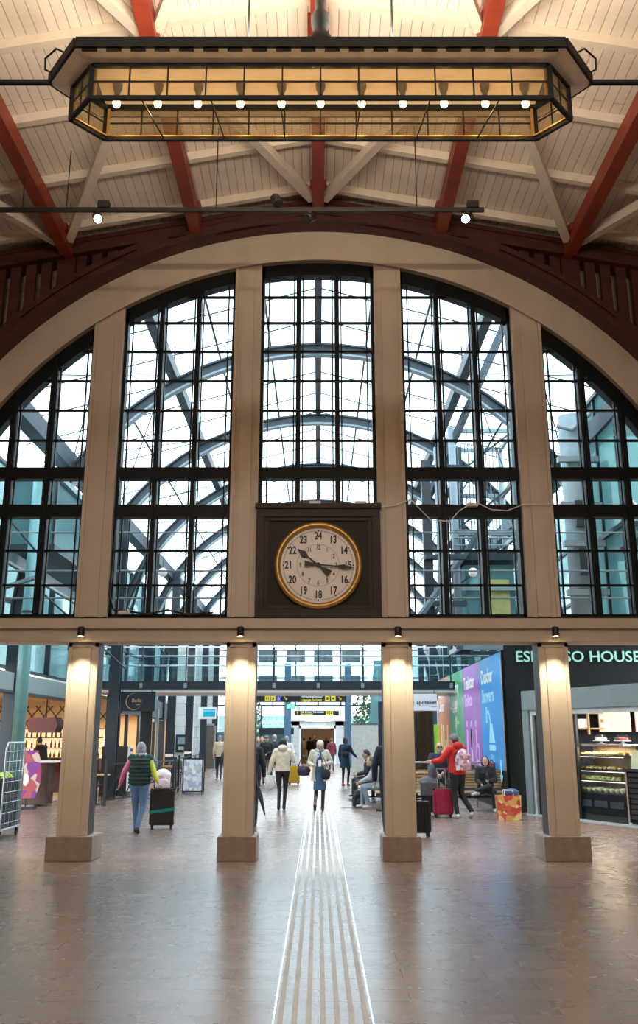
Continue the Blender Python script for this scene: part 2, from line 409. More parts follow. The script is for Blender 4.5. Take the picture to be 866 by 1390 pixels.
# columns on plinths and beam
BX = (-3.54, -1.16, 1.19, 3.54)
LABC = ['cream square column with stone plinth, leftmost of the four under the arched window',
        'cream square column with stone plinth, just left of the clock and tactile strip',
        'cream square column with stone plinth, just right of the clock and tactile strip',
        'cream square column with stone plinth, rightmost, beside the cafe display case']
for i, x in enumerate(BX):
    c = thing('column', LABC[i], 'column', (x, 14.4, 0), group='cream columns under the arch')
    B(-.205, .205, -.17, .20, .33, 3.07).build('shaft', 'cream', c)
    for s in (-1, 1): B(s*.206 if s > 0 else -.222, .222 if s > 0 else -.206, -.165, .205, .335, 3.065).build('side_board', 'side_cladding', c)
    m_ = MB()
    for s in (-1, 1):
        m_.box(s*.195-.03 if s > 0 else -.225, .225 if s > 0 else -.165, -.20, -.171, .33, 3.07)
    m_.box(-.225, .225, -.20, -.171, 3.0, 3.07); m_.build('front_fillet', 'cream', c, bevel=.006)
    m_ = MB(); m_.box(-.115, .115, -.19, -.1705, .33, 3.0); m_.build('front_panel', 'cream', c, bevel=.005)
    w = .33 if i in (0, 3) else .275
    B(-w, w, -.32, .34, 0, .33).build('plinth', 'plinth', c, bevel=.008)
bm = MB(); bm.box(-HX, HX, W0-.06, W1, 3.07, 3.40); bm.box(-HX, HX, W0-.14, W0-.061, 3.27, 3.42)
bm.box(-HX, HX, W0-.10, W0-.061, 3.07, 3.10)
tag(bm.build('trim_3', 'cream', bevel=.006), kind='structure')
tag(B(-HX, HX, W0-.02, W1, 3.401, 3.45).build('trim_4', 'window_brown'), kind='structure')
# piers between the windows
PIER = ((-3.70, -3.22), (-1.385, -.95), (.93, 1.375), (3.20, 3.68))
for k, (a, b_) in enumerate(PIER):
    m_ = MB(); za, zb = circ(Ri, ZC, a), circ(Ri, ZC, b_)
    m_.prism([(a, 3.45), (b_, 3.45), (b_, zb+.04), (a, za+.04)], W0-.01, W1-.05)
    c = (a+b_)/2
    m_.box(c-.10, c+.10, W0-.045, W0-.011, 3.46, min(za, zb)-.1)
    m_.box(a, a+.05, W0-.045, W0-.011, 3.46, min(za, zb)); m_.box(b_-.05, b_, W0-.045, W0-.011, 3.46, min(za, zb))
    tag(m_.build('trim_%d' % (5+k), 'cream'), kind='structure')

# windows
def zv(v): return P(432, v, 14.3).z
THIN = [zv(v) for v in (402, 437, 476, 516, 556, 597)]
LOW = [zv(v) for v in (747, 794)]
TR1 = (zv(650), zv(638)); TR2 = (zv(702), zv(689))
def window(k, x0, x1, z0, mulls, tr_on=True, col='window'):
    w = thing('window_%d' % k, None, None, ((x0+x1)/2, 14.35, z0), kind='structure')
    ox = -(x0+x1)/2; ozz = -z0
    R = 6.40; Rg = 6.22
    def top(x): return circ(R, ZC, x) if abs(x) < R else z0
    n = 14; xx = [x0+(x1-x0)*i/n for i in range(n+1)]
    fr = MB()
    fr.strip([(x+ox, circ(Rg-.02, ZC, x)+ozz if abs(x) < Rg-.02 else .02) for x in xx], [(x+ox, max(top(x)+.03, z0+.05)+ozz) for x in xx], -.06, .14)
    for a, b_ in ((x0, x0+.05), (x1-.05, x1)):
        h = circ(R, ZC, (a+b_)/2) if abs((a+b_)/2) < R else z0+.1
        fr.box(a+ox, b_+ox, -.06, .14, 0, h+ozz)
    fr.box(x0+ox, x1+ox, -.06, .14, 0, .06)
    fr.build('window_frame', col, w)
    for xm in mulls:
        h = circ(R, ZC, xm) if abs(xm) < R else z0
        if h-z0 < .2: continue
        m_ = MB(); m_.box(xm-.038+ox, xm+.038+ox, -.08, .12, 0, h+ozz); m_.box(xm-.022+ox, xm+.022+ox, -.11, -.081, 0, h+ozz-.05)
        m_.build('mullion', col, w)
    for (a, b_) in (TR1, TR2):
        if a < z0+.1: continue
        B(x0+ox, x1+ox, -.075, .11, a+ozz, b_+ozz).build('transom', col, w)
        B(x0+ox+.05, x1+ox-.05, -.03, .05, b_+ozz, b_+ozz+.055).build('sash_rail', col, w)
    gb = MB()
    for z in THIN+LOW:
        if z < z0: continue
        # clip inside circle
        xa, xb = x0, x1
        lim = math.sqrt(max(0, Rg*Rg-(z-ZC)**2))
        xa = max(xa, -lim); xb = min(xb, lim)
        if xb-xa > .1: gb.box(xa+ox, xb+ox, -.02, .03, z-.017+ozz, z+.017+ozz)
    for xm in list(mulls)+[x0+.05, x1-.05]:
        for s in (-1, 1):
            xq = xm+s*.072
            if x0+.05 < xq < x1-.05 and abs(xq) < Rg and circ(Rg, ZC, xq) > z0+.2: gb.box(xq-.011+ox, xq+.011+ox, -.02, .03, 0, circ(Rg, ZC, xq)+ozz)
    gb.build('glazing_bar', col, w)
    gl = MB(); ys = .005
    gl.strip([(x+ox, .04) for x in xx], [(x+ox, max(circ(Rg, ZC, x) if abs(x) < Rg else z0, z0+.06)+ozz) for x in xx], ys, ys+.008)
    gl.build('glass', 'pane', w)
window(1, -6.36, -3.70, 3.45, (-4.32, -4.93, -5.54, -6.10))
window(2, -3.22, -1.385, 3.45, (-2.61, -2.0))
window(3, -.95, .93, 5.14, (-.33, .31), col='window')
window(4, 1.375, 3.20, 3.45, (1.98, 2.59))
window(5, 3.68, 6.36, 3.45, (4.30, 4.91, 5.52, 6.1))

# clock
ck = thing('wall_clock', 'round twenty-four hour clock with gold rim on a dark brown square panel', 'clock', (0, 14.12, 4.23))
pn = MB(); pn.box(-.95, .95, 0, .12, -.79, .88); pn.build('back_panel', 'brownpanel', ck)
fr = MB()
for (a, b_, d) in ((0, .13, -.07), (.13, .19, -.035)):
    x0, x1, z0, z1 = -.96+a, .96-a, -.80+a, .89-a; w = b_-a
    fr.box(x0, x1, d, -.001, z0, z0+w); fr.box(x0, x1, d, -.001, z1-w, z1); fr.box(x0, x0+w, d, -.001, z0+w, z1-w); fr.box(x1-w, x1, d, -.001, z0+w, z1-w)
fr.build('moulded_frame', 'window_brown', ck, bevel=.008)
B(-.98, .98, -.12, .0, .89, .97).build('cornice', 'window_brown', ck, bevel=.01)
MB().lathe((0, 0, 0), [(.575, 0), (.665, 0), (.68, .05), (.665, .10), (.63, .125), (.60, .11), (.585, .07), (.575, .04)], 72, 'Y').build('rim', 'bronze', ck, smooth=True)
di = MB().lathe((0, 0, 0), [(.58, 0), (.58, .045)], 72, 'Y').build('dial', 'dial', ck)
def clk(r, deg): a = math.radians(deg); return r*math.sin(a), r*math.cos(a)
for h in range(1, 13):
    x, z = clk(.455, h*30); text('numeral', str(h+12), .165, 'ink', di, (x, -.048, z), bold=.004, sx=.72)
    x, z = clk(.275, h*30); text('numeral', str(h), .10, 'ink', di, (x, -.048, z), bold=.001, sx=.72)
def ringmesh(r, w):
    mb_ = MB(); n = 72
    for i in range(n):
        a0, a1 = 2*PI*i/n, 2*PI*(i+1)/n
        q = [(r-w, a0), (r+w, a0), (r+w, a1), (r-w, a1)]
        mb_.b.faces.new([mb_.b.verts.new((rr*math.cos(a), -.0475, rr*math.sin(a))) for rr, a in q])
    return mb_
ringmesh(.325, .0025).build('inner_ring', 'ink2', di); ringmesh(.535, .003).build('minute_ring', 'ink2', di)
mt = MB()
for k in range(60):
    x, z = clk(.535, k*6); s = .011 if k % 5 == 0 else .005
    mt.box(x-s, x+s, -.050, -.0455, z-s, z+s)
mt.build('minute_marks', 'ink', di)
def hand(deg, L, tail, w, name, y):
    a = math.radians(deg); m4 = Matrix.Rotation(a, 4, 'Y')
    pts = [(-.012, -.03), (-w*1.1, -tail), (w*1.1, -tail), (.012, -.03), (.009, L*.50), (w*.95, L*.70), (w*.55, L*.82), (.003, L), (-.003, L), (-w*.55, L*.82), (-w*.95, L*.70), (-.009, L*.50)]
    return MB().prism(pts, y-.012, y, m4).build(name, 'ink', ck)
hand(-52, .40, .22, .052, 'hour_hand', -.075)
hand(95, .55, .21, .040, 'minute_hand', -.105)
MB().lathe((0, 0, 0), [(.03, .045), (.03, .13)], 20, 'Y').build('hub', 'ink', ck)

# small downlights on the beam
for i, (u, lab) in enumerate(((115, 'above the leftmost cream column'), (326, 'above the cream column left of the clock'), (539, 'above the cream column right of the clock'), (751, 'above the rightmost cream column'))):
    p = P(u, 858, 13.98); p.x = BX[i]+.0
    d = thing('downlight', 'small black cylinder downlight '+lab, 'lamp', p, group='downlights on the beam')
    MB().lathe((0, 0, 0), [(.045, -.06), (.05, -.05), (.05, .07), (.04, .08)], 20).build('housing', 'black', d, smooth=False)
    MB().lathe((0, 0, 0), [(.036, -.066), (.036, -.061)], 16).build('lens', 'spot_warm', d)
    B(-.02, .02, .04, .10, -.01, .03).build('bracket', 'black', d)
    L = bpy.data.lights.new('column_spot', 'SPOT'); L.energy = 105; L.color = (1, .84, .60); L.spot_size = math.radians(80); L.spot_blend = .7; L.shadow_soft_size = .03
    lo = bpy.data.objects.new('column_spot', L); COL.objects.link(lo); lo.location = (p.x, 13.90, p.z-.08); lo.rotation_euler = (math.radians(7), 0, 0)

# cables and small boxes lying on the ledges
def wire(name, pts, r, lab, m='white'):
    tag(MB().path([V(p) for p in pts], r, 6).build(name, m), lab, 'cable')
wire('cable', [(.55, 14.0, 5.19), (.9, 14.1, 5.15), (1.2, 14.1, 5.18), (1.45, 14.12, 5.28), (1.75, 14.12, 4.95), (2.05, 14.12, 4.93), (2.2, 14.12, 5.1), (2.4, 14.12, 5.22)], .008, 'thin white cable sagging across the window right of the clock')
wire('cable', [(2.5, 14.12, 5.22), (2.7, 14.12, 5.12), (2.95, 14.12, 5.1), (3.2, 14.12, 5.2), (3.5, 14.11, 5.2), (3.75, 14.12, 5.22)], .008, 'thin white cable looping over the pier at the far right')
for k, (x, z, y, lab) in enumerate(((-.05, 5.205, 14.05, 'small white junction box on the ledge above the clock'), (.66, 5.205, 14.05, 'small white junction box above the top right of the clock'), (-2.95, 3.52, 14.2, 'small white adapter box on the beam at the left window foot'), (2.42, 5.21, 14.2, 'small grey junction box on the transom right of the clock'))):
    tag(B(-.09, .09, -.05, .05, -.025, .025).build('junction_box', 'white', loc=(x, y, z), bevel=.006), lab, 'junction box')
wire('cable', [(-3.17, 14.2, 5.0), (-3.18, 14.2, 4.2), (-3.2, 14.2, 3.8), (-3.12, 14.2, 3.56), (-2.9, 14.2, 3.54), (-2.6, 14.2, 3.5), (-2.3, 14.2, 3.56), (-2.0, 14.2, 3.5), (-1.6, 14.2, 3.52)], .016, 'black cable hanging down the left window edge and along the sill', 'black')

# big lantern
LZ = 7.0
lan = thing('lantern', 'long amber-glass lantern with black eaves and a row of bulbs hanging from the ceiling', 'lamp', (.02, 7.14, LZ))
def hexa(hx, hy, pt): return [(-hx, -hy), (hx, -hy), (pt, 0), (hx, hy), (-hx, hy), (-pt, 0)]
hb = hexa(1.99, .285, 2.23)
def edgebars(poly, z, w, h, mb_=None):
    mb_ = mb_ or MB()
    for a, b_ in zip(poly, poly[1:]+poly[:1]): mb_.bar((a[0], a[1], z), (b_[0], b_[1], z), w, h)
    return mb_
HT = .345
fm = edgebars(hb, .012, .035, .035)
edgebars(hb, HT, .04, .04, fm)
for x, y in hb: fm.bar((x, y, 0), (x, y, HT), .04, .04, up=(0, 1, 0))
fm.build('frame', 'lamp_metal', lan)
g = MB()
for a, b_ in zip(hb, hb[1:]+hb[:1]):
    L = (V(b_)-V(a)).length; n = 12 if L > 2 else 2
    for k in range(1, n):
        t = k/n; x = a[0]+(b_[0]-a[0])*t; y = a[1]+(b_[1]-a[1])*t
        g.bar((x, y, .02), (x, y, HT), .013, .013, up=(0, 1, 0))
    g.bar((a[0], a[1], HT*.52), (b_[0], b_[1], HT*.52), .012, .012)
g.build('glazing_bar', 'lamp_metal', lan)
for a, b_ in zip(hb, hb[1:]+hb[:1]):
    MB().bar((a[0], a[1], HT/2+.01), (b_[0], b_[1], HT/2+.01), .004, HT-.05).build('glass_pane', 'lamp_pane', lan)
# brass lining seen through the glass
li = edgebars([(x*.985, y*.93) for x, y in hb], .030, .008, .012)
for x, y in hb: li.bar((x*.985, y*.93, .03), (x*.985, y*.93, HT-.03), .022, .022, up=(0, 1, 0))
li.build('brass_lining', 'bronze', lan)
# diagonal struts across the open bottom
for k in (-1.55, -.95, -.35, .35, .95, 1.55):
    MB().bar((k, -.28, .01), (k*.93+.0, .28, .01), .010, .010).build('bottom_strut', 'lamp_metal', lan)
# inner ceiling
MB().prism([(-2.0, HT+.03), (2.0, HT+.03), (2.0, HT+.05), (-2.0, HT+.05)], -.27, .27).build('reflector', 'lamp_white', lan)
# cove soffit ring between glass top and eave
he = hexa(2.10, .45, 2.44); z0, z1 = HT+.01, HT+.032
mb = MB()
I = [mb.b.verts.new((x, y, z0)) for x, y in hb]; O = [mb.b.verts.new((x, y, z1)) for x, y in he]
I2 = [mb.b.verts.new((x, y, z0+.02)) for x, y in hb]; O2 = [mb.b.verts.new((x, y, z1+.02)) for x, y in he]
for k in range(6):
    j = (k+1) % 6
    for q in ((I[k], I[j], O[j], O[k]), (I2[j], I2[k], O2[k], O2[j]), (O[k], O[j], O2[j], O2[k]), (I[j], I[k], I2[k], I2[j])): mb.b.faces.new(q)
mb.build('soffit', 'lamp_white', lan)
ev = edgebars(he, z1+.055, .05, .10); ev.build('eave', 'lamp_metal', lan)
dn = MB()
for k in range(20):
    x = -1.98+k*.208; dn.box(x-.065, x+.065, -.455, -.435, z1-.015, z1+.002)
dn.build('eave_fringe', 'lamp_metal', lan)
# roof
mb = MB(); rt = hexa(1.7, .10, 1.9)
A = [mb.b.verts.new((x, y, z1+.10)) for x, y in he]; C2 = [mb.b.verts.new((x, y, z1+.20)) for x, y in rt]
for k in range(6):
    j = (k+1) % 6; mb.b.faces.new((A[k], A[j], C2[j], C2[k]))
mb.b.faces.new(C2); mb.b.faces.new(A[::-1]); mb.build('roof', 'lamp_metal', lan)
prof = [(.33, z1+.15), (.33, z1+.22), (.05, z1+.26), (.05, z1+.36), (.09, z1+.42), (.10, z1+.50), (.06, z1+.57), (.085, z1+.64), (.085, z1+.74), (.05, z1+.80), (.05, z1+1.0), (.08, z1+1.08), (.05, z1+1.16), (.03, z1+1.3), (.03, cz(0)-LZ-.35)]
MB().lathe((0, 0, 0), prof, 20).build('suspension_post', 'lamp_metal', lan, smooth=True)
for s in (-1, 1):
    r = MB(); r.tube((s*.66, .0, z1+.1), (s*.66, .0, cz(.7)-LZ-.1), .010); r.ball((s*.66, 0, z1+.42), .035); r.build('suspension_rod', 'lamp_metal', lan)
    # side stays
    MB().tube((s*2.42, 0, z1+.02), (s*(HX), 0, z1+.02), .028).build('side_stay', 'lamp_metal', lan)
    MB().path([(s*2.4, 0, z1+.1), (s*2.5, 0, z1+.16), (s*2.5, -.02, z1+.26), (s*2.38, -.1, z1+.30), (s*2.25, -.2, z1+.16)], .009).build('cable_loop', 'lamp_metal', lan)
bx = [G_ for G_ in (-1.83, -1.46, -1.10, -.72, -.35, 0, .37, .74, 1.11, 1.48, 1.84)]
for x in bx:
    MB().lathe((x, 0, 0), [(.045, HT+.03), (.04, HT-.02), (.025, HT-.06), (.022, HT-.11)], 14).build('bulb_socket', 'lamp_metal', lan)
    MB().lathe((x, 0, 0), [(.012, HT-.205), (.028, HT-.195), (.034, HT-.17), (.028, HT-.135), (.018, HT-.11)], 14).build('bulb', 'bulb', lan, smooth=True)
    L = bpy.data.lights.new('bulb_light', 'POINT'); L.energy = 1.5; L.color = (1, .72, .42); L.shadow_soft_size = .03
    lo = bpy.data.objects.new('bulb_light', L); COL.objects.link(lo); lo.location = (x+.02, 7.14, LZ+HT-.25)
# uplights on the lantern roof
for x in (-1.5, -.5, .5, 1.5):
    L = bpy.data.lights.new('lantern_uplight', 'AREA'); L.energy = 100; L.color = (1, .80, .58); L.size = .5; L.size_y = .3; L.shape = 'RECTANGLE'
    lo = bpy.data.objects.new('lantern_uplight', L); COL.objects.link(lo); lo.location = (x, 7.14, LZ+z1+.5); lo.rotation_euler = (PI, 0, 0)

# lighting track
ty = 11.5; tz = P(432, 285, ty).z
tk = thing('lighting_track', 'long black lighting track with spotlights hung across the hall before the arch', 'lighting track', (0, ty, tz))
B(-7.9, P(657, 285, ty).x, -.022, .022, -.03, .03).build('rail', 'black', tk)
for u in (293, 566, 90, 30): 
    x = P(u, 285, ty).x; MB().tube((x, 0, 0), (x, 0, cz(x)-tz-.1), .008).build('drop_rod', 'black', tk)
for u, d, lit, lab in ((133, 1, 1, 'lit black track spotlight at the left end of the track'), (375, -1, 0, 'unlit black track spotlight sitting above the track left of centre'), (421, 1, 0, 'unlit black track spotlight hanging just left of centre'), (634, 1, 1, 'lit black track spotlight at the right end of the track')):
    x = P(u, 285, ty).x
    sp = thing('spotlight', lab, 'spotlight', (x, ty, tz), group='track spotlights')
    if d > 0: B(-.03, .03, -.03, .03, -.16, -.03).build('arm', 'black', sp)
    else: B(-.03, .03, -.03, .03, .03, .10).build('arm', 'black', sp)
    zz = -.12 if d > 0 else .15
    q = Matrix.Translation((0, 0, zz)) @ Matrix.Rotation(math.radians(-50 if d > 0 else -35), 4, 'X') @ Matrix.Rotation(math.radians(20 if u > 400 else -15), 4, 'Y')
    c = MB().lathe((0, 0, 0), [(.05, -.12), (.07, -.11), (.07, .08), (.045, .11)], 18); bmesh.ops.transform(c.b, matrix=q, verts=c.b.verts); c.build('housing', 'black', sp)
    c = MB().lathe((0, 0, 0), [(.055, -.125), (.055, -.119)], 16); bmesh.ops.transform(c.b, matrix=q, verts=c.b.verts); c.build('lens', 'spot' if lit else 'blackp', sp)
    if u in (634, 133):
        B(.0, .16, -.05, .05, .02, .12).build('driver_box', 'black', sp)

# added fill lights behind the viewer to brighten the hall wall, no fixtures
for (x, y, e) in ((-2.25, 1.0, 140), (2.25, 1.0, 140), (0, -4, 190)):
    L = bpy.data.lights.new('hall_fill', 'AREA'); L.energy = e; L.color = (1, .88, .75); L.size = .6 if x else 2.0
    lo = bpy.data.objects.new('hall_fill', L); COL.objects.link(lo); lo.location = (x, y, 8.2); lo.rotation_euler = (math.radians(28), 0, 0)
# ================================================================ THE GLASS-ROOFED ATRIUM
RA = 6.95; ZA = 4.1
def arch_pts(R, n=40): return [(-R*math.cos(PI*i/n), ZA+R*math.sin(PI*i/n)) for i in range(n+1)]
RIBY = [16.6+5.4*k for k in range(9)]
ORD = ['first', 'second', 'third', 'fourth', 'fifth', 'sixth', 'seventh', 'eighth', 'ninth']
def make_rib(i, y):
    t = thing('roof_arch', 'curved blue-grey steel roof arch of the glass hall, %s one beyond the big window' % ORD[i], 'steel arch', (0, y, 0), group='steel arches of the glass hall')
    MB().strip(arch_pts(RA), arch_pts(RA+.05), -.11, .11).build('lower_flange', 'steel_light', t)
    MB().strip(arch_pts(RA+.051), arch_pts(RA+.27), -.03, .03).build('web', 'steel', t)
    MB().strip(arch_pts(RA+.271), arch_pts(RA+.32), -.11, .11).build('upper_flange', 'steel', t)
    for s in (-1, 1):
        B(s*7.1-.13, s*7.1+.13, -.14, .14, 3.95 if (s > 0 and y < 36) else 0, ZA+.1).build('post', 'steel_dark', t)
    return t
for i, y in enumerate(RIBY): make_rib(i, y)
# long beams resting on the arches
LB = ((0, .17, .30, 'along the ridge'), (-3.66, .22, .3, 'left of the ridge'), (3.66, .22, .3, 'right of the ridge'), (-6.15, .34, .42, 'at the left eave'), (6.15, .34, .42, 'at the right eave'))
for x, w_, h_, lab in LB:
    z = circ(RA+.32, ZA, x)+h_/2
    o = MB().bar((0, 15.0, 0), (0, 61.5, 0), w_, h_).build('roof_beam', 'steel', loc=(x, 0, z))
    tag(o, 'long blue-grey roof beam running away from the window, '+lab, 'steel beam')
# thin purlin tubes
for x, lab in ((-1.25, 'just left of the ridge beam'), (1.25, 'just right of the ridge beam'), (-2.55, 'between ridge and left beam'), (2.55, 'between ridge and right beam'), (-4.9, 'between left beam and left eave'), (4.9, 'between right beam and right eave')):
    z = circ(RA+.32, ZA, x)+.30
    o = MB().tube((0, 15, 0), (0, 61.5, 0), .03, n=8).build('roof_tube', 'steel', loc=(x, 0, z))
    tag(o, 'thin steel tube running the length of the glass roof, '+lab, 'steel tube')
# glass roof with its cross bars
def rz_(x): return 12.35-.27*abs(x)
rf = thing('glass_roof', 'clear pitched glass roof with thin bars over the steel arches', 'glass roof')
for s in (-1, 1):
    MB().prism([(0, rz_(0)), (s*8.6, rz_(8.6)), (s*8.6, rz_(8.6)+.02), (0, rz_(0)+.02)], 15, 61.8).build('glass_pane', 'atr_glass', rf)
    for k in range(26):
        y = 15.3+k*1.8
        MB().bar((0, y, rz_(0)-.05), (s*8.6, y, rz_(8.6)-.05), .025, .03).build('glazing_bar', 'steel', rf)
# thin cross bracing rods hung from the arches
for i, y in enumerate(RIBY[:6]):
    t = thing('bracing_rods', 'set of thin crossed steel rods under the glass roof, bay %s from the window' % ORD[i], 'bracing', (0, y, 0), group='crossed rods under the glass roof')
    for (xa, xb) in ((-6.0, -3.9), (-3.9, -6.0), (6.0, 3.9), (3.9, 6.0)):
        MB().tube((xa, .1, circ(RA+.3, ZA, xa)+.25), (xb, 5.3, circ(RA+.3, ZA, xb)+.25), .016, n=6).build('rod', 'steel', t)
    for s in (-1, 1):
        for x in (3.66,):
            MB().tube((s*x, 0, circ(RA+.3, ZA, x)), (s*x, 0, rz_(x)-.06), .022, n=6).build('strut', 'steel', t)
for z, lab in ((4.93, 'lowest but two'), (4.25, 'middle'), (3.78, 'lowest')):
    pass

# side facades
def facade(name, side, y0, y1, z0, z1, lab, bay=2.7, x=7.55):
    t = thing(name, lab, 'facade', (side*x, (y0+y1)/2, z0))
    L = y1-y0
    B(-.02, .02, -L/2, L/2, 0, z1-z0).build('glass_wall', 'teal_glass', t)
    n = int(L/bay)
    for k in range(n+1):
        yy = -L/2+L*k/n; B(-.07-side*.08, .07-side*.08, yy-.05, yy+.05, 0, z1-z0).build('mullion', 'steel_dark', t)
    nz = max(2, int((z1-z0)/1.4))
    for k in range(nz+1):
        zz = (z1-z0)*k/nz; B(-.05-side*.06, .05-side*.06, -L/2, L/2, zz-.04, zz+.04).build('transom', 'steel_dark', t)
    return t
facade('glass_facade', -1, 15.2, 45.0, 3.3, 8.0, 'teal glass curtain facade along the left side above the shops')
facade('glass_facade', 1, 23.2, 60.0, 3.9, 8.6, 'teal glass facade along the right side beyond the lift tower')
# stone wall left far end, two storeys
sw = MB(); sw.box(-7.5, -7.3, 46.2, 62, 0, 8.2); tag(sw.build('stone_wall', 'stone_wall'), 'white limestone block wall on the far left with steel columns before it', 'stone wall')
# box office bay hanging high on the left
t = thing('glass_bay', 'teal glass bay box jutting out high on the left side of the atrium', 'glass bay', (-6.6, 24.5, 5.9))
B(-.5, .55, -3.8, 3.6, 0, 1.55).build('glass_box', 'teal_panel', t)
for y in (-3.8, -1.3, 1.15, 3.55): B(.56, .62, y-.05, y+.05, 0, 1.55).build('mullion', 'steel_dark', t)
B(-.5, .64, -3.85, 3.65, -.14, -.001).build('floor_edge', 'steel', t); B(-.5, .64, -3.85, 3.65, 1.551, 1.68).build('roof_edge', 'steel_light', t)
# inclined stringer and curved tubes low left (stairs to the upper level)
t = thing('sloping_beam', 'dark sloping steel beam with light strip low behind the left window', 'steel beam', (-6.55, 20, 5.2))
MB().bar((0, -3.4, .2), (0, 11, .0), .16, .24).build('beam', 'steel_dark', t); MB().bar((.1, -3.4, .05), (.1, 11, -.15), .03, .05).build('light_strip', 'steel_light', t)
for i, (x0, y0, z0, x1, y1, z1) in enumerate(((-7.3, 16.2, 7.4, -5.9, 19.4, 5.4), (-6.9, 15.6, 3.6, -5.8, 19.5, 5.0), (-7.2, 21.5, 5.6, -5.3, 26, 3.5), (-5.4, 29, 7.4, -7.2, 34, 4.4), (-7.2, 28, 7.2, -5.2, 32, 4.4), (-5.2, 28, 7.0, -7.2, 32, 4.4))):
    o = MB().tube((0, 0, 0), V((x1-x0, y1-y0, z1-z0)), .05 if i % 2 else .025, n=8).build('diagonal_brace', 'steel', loc=(x0, y0, z0))
    tag(o, 'slanting steel tube brace crossing behind the left windows', 'steel brace', 'slanting braces behind the left windows')
# teal round column left
t = thing('round_column', 'tall teal painted round steel column behind the wire roll cage', 'column', (-6.22, 20.0, 0))
MB().tube((0, 0, 0), (0, 0, 7.4), .13, n=20).build('shaft', 'teal_steel', t, smooth=True)
for z in (4.1, 4.25): MB().tube((0, 0, z), (0, 0, z+.05), .16, n=20).build('ring', 'steel', t)
# steel columns left row
CY = (27.4, 32.8, 38.2, 43.6, 49.0, 54.4)
ORD6 = ['nearest, by the railing', 'second, beside the navy hanging sign', 'third, beyond the lit shop window', 'fourth, in front of white stone', 'fifth, just past the cyan sign', 'farthest of the row']
for i, y in enumerate(CY):
    t = thing('steel_column', 'dark blue steel column on the left walkway, '+ORD6[i], 'column', (-5.85, y, 0), group='dark steel columns on the left')
    B(-.15, .15, -.14, -.11, 0, 8.2).build('front_flange', 'steel_dark', t); B(-.15, .15, .11, .14, 0, 8.2).build('rear_flange', 'steel_dark', t); B(-.03, .03, -.109, .109, 0, 8.2).build('web', 'steel_dark', t)
    if i in (2, 3): B(-.155, .155, -.15, -.141, .95, 1.05).build('reflective_band', 'white', t)
for i, y in enumerate((38.2, 43.6, 49.0, 54.4)):
    t = thing('steel_column', 'dark blue steel column on the right side beyond the coloured panel wall, '+['nearest', 'second', 'third', 'farthest'][i], 'column', (5.9, y, 0), group='dark steel columns on the right')
    B(-.15, .15, -.14, .14, 0, 8.2).build('shaft', 'steel_dark', t, bevel=.01)

# glass bridge
BY = 31.0
br_ = thing('glass_bridge', 'glass-sided footbridge crossing the atrium above the signs', 'footbridge', (0, BY, 3.2))
B(-7.4, 7.4, 0, 2.6, -.02, .14).build('deck', 'steel_light', br_); B(-7.4, 7.4, -.10, -.001, .0, .24).build('edge_beam', 'steel_dark', br_)
B(-7.4, 7.4, -.02, 2.6, -.12, -.021).build('underside', 'white', br_)
for z, m_ in ((.62, 'chrome'), (.92, 'chrome'), (1.22, 'white'), ):
    MB().tube((-7.4, -.02, z+.12), (7.4, -.02, z+.12), .022, n=8).build('handrail', m_, br_)
k = -7.2
while k < 7.3:
    B(k-.02, k+.02, -.06, -.03, .1, 1.35).build('baluster_post', 'steel', br_); B(k-.05, k+.05, -.13, -.101, .02, .18).build('clamp', 'steel_light', br_); k += 1.44*1.0
B(-7.4, 7.4, -.082, -.07, .24, 1.2).build('balustrade_glass', 'rail_glass', br_)
MB().tube((-7.4, 2.5, 1.25), (7.4, 2.5, 1.25), .03, n=8).build('rear_handrail', 'chrome', br_)
B(-7.4, 7.4, 2.5, 2.515, .15, 1.2).build('rear_glass', 'rail_glass', br_)
# upper tie rods across (three thin rails behind the windows)
for v, lab in ((723, 'top'), (775, 'middle'), (812, 'lowest')):
    z = P(432, v, 16.0).z
    tag(MB().tube((-7, 0, 0), (7, 0, 0), .016, n=8).build('tie_rod', 'steel_light', loc=(0, 16.0, z)), 'thin steel rod crossing behind the lower windows, %s of the three' % lab, 'steel rod')
t = thing('globe_lamp', 'white hanging globe lamp behind the window left of the clock', 'lamp', P(221, 777, 20))
MB().ball((0, 0, 0), .10, 14).build('globe', 'white', t, smooth=True); MB().tube((0, 0, .09), (0, 0, 3.4), .006).build('cord', 'black', t)
t = thing('globe_lamp', 'white hanging globe lamp behind the window right of the clock', 'lamp', P(642, 777, 20))
MB().ball((0, 0, 0), .10, 14).build('globe', 'white', t, smooth=True); MB().tube((0, 0, .09), (0, 0, 3.4), .006).build('cord', 'black', t)

# lift tower on the right
LX, LY = 4.55, 24.6
lt = thing('lift_tower', 'pale steel lattice lift tower rising behind the windows right of the clock', 'lift tower', (LX, LY, 3.9))
for x in (-.85, .85):
    for y in (0, 1.8): MB().tube((x, y, 0), (x, y, 6.1), .10 if y == 0 else .08, n=14).build('corner_post', 'steel_light', lt, smooth=True)
for z in (.05, 1.6, 3.1, 4.6, 6.0):
    for a, b_ in (((-.85, 0), (.85, 0)), ((.85, 0), (.85, 1.8)), ((-.85, 1.8), (.85, 1.8)), ((-.85, 0), (-.85, 1.8))):
        MB().bar((a[0], a[1], z), (b_[0], b_[1], z), .09, .12).build('ring_beam', 'steel_light', lt)
for z in (1.6, 3.1, 4.6):
    MB().bar((-.8, 0, z+.1), (.8, 0, z+1.35), .05, .05).build('diagonal', 'steel', lt)
for k in range(12):
    x = -.55+k*.1; MB().tube((x, .9, 2.3), (x, .9, 5.9), .014, n=6).build('guide_rod', 'steel_dark' if k % 3 else 'steel_light', lt)
B(-.75, -.35, 1.5, 1.7, 0, 6.0).build('guide_rail', 'steel_dark', lt)
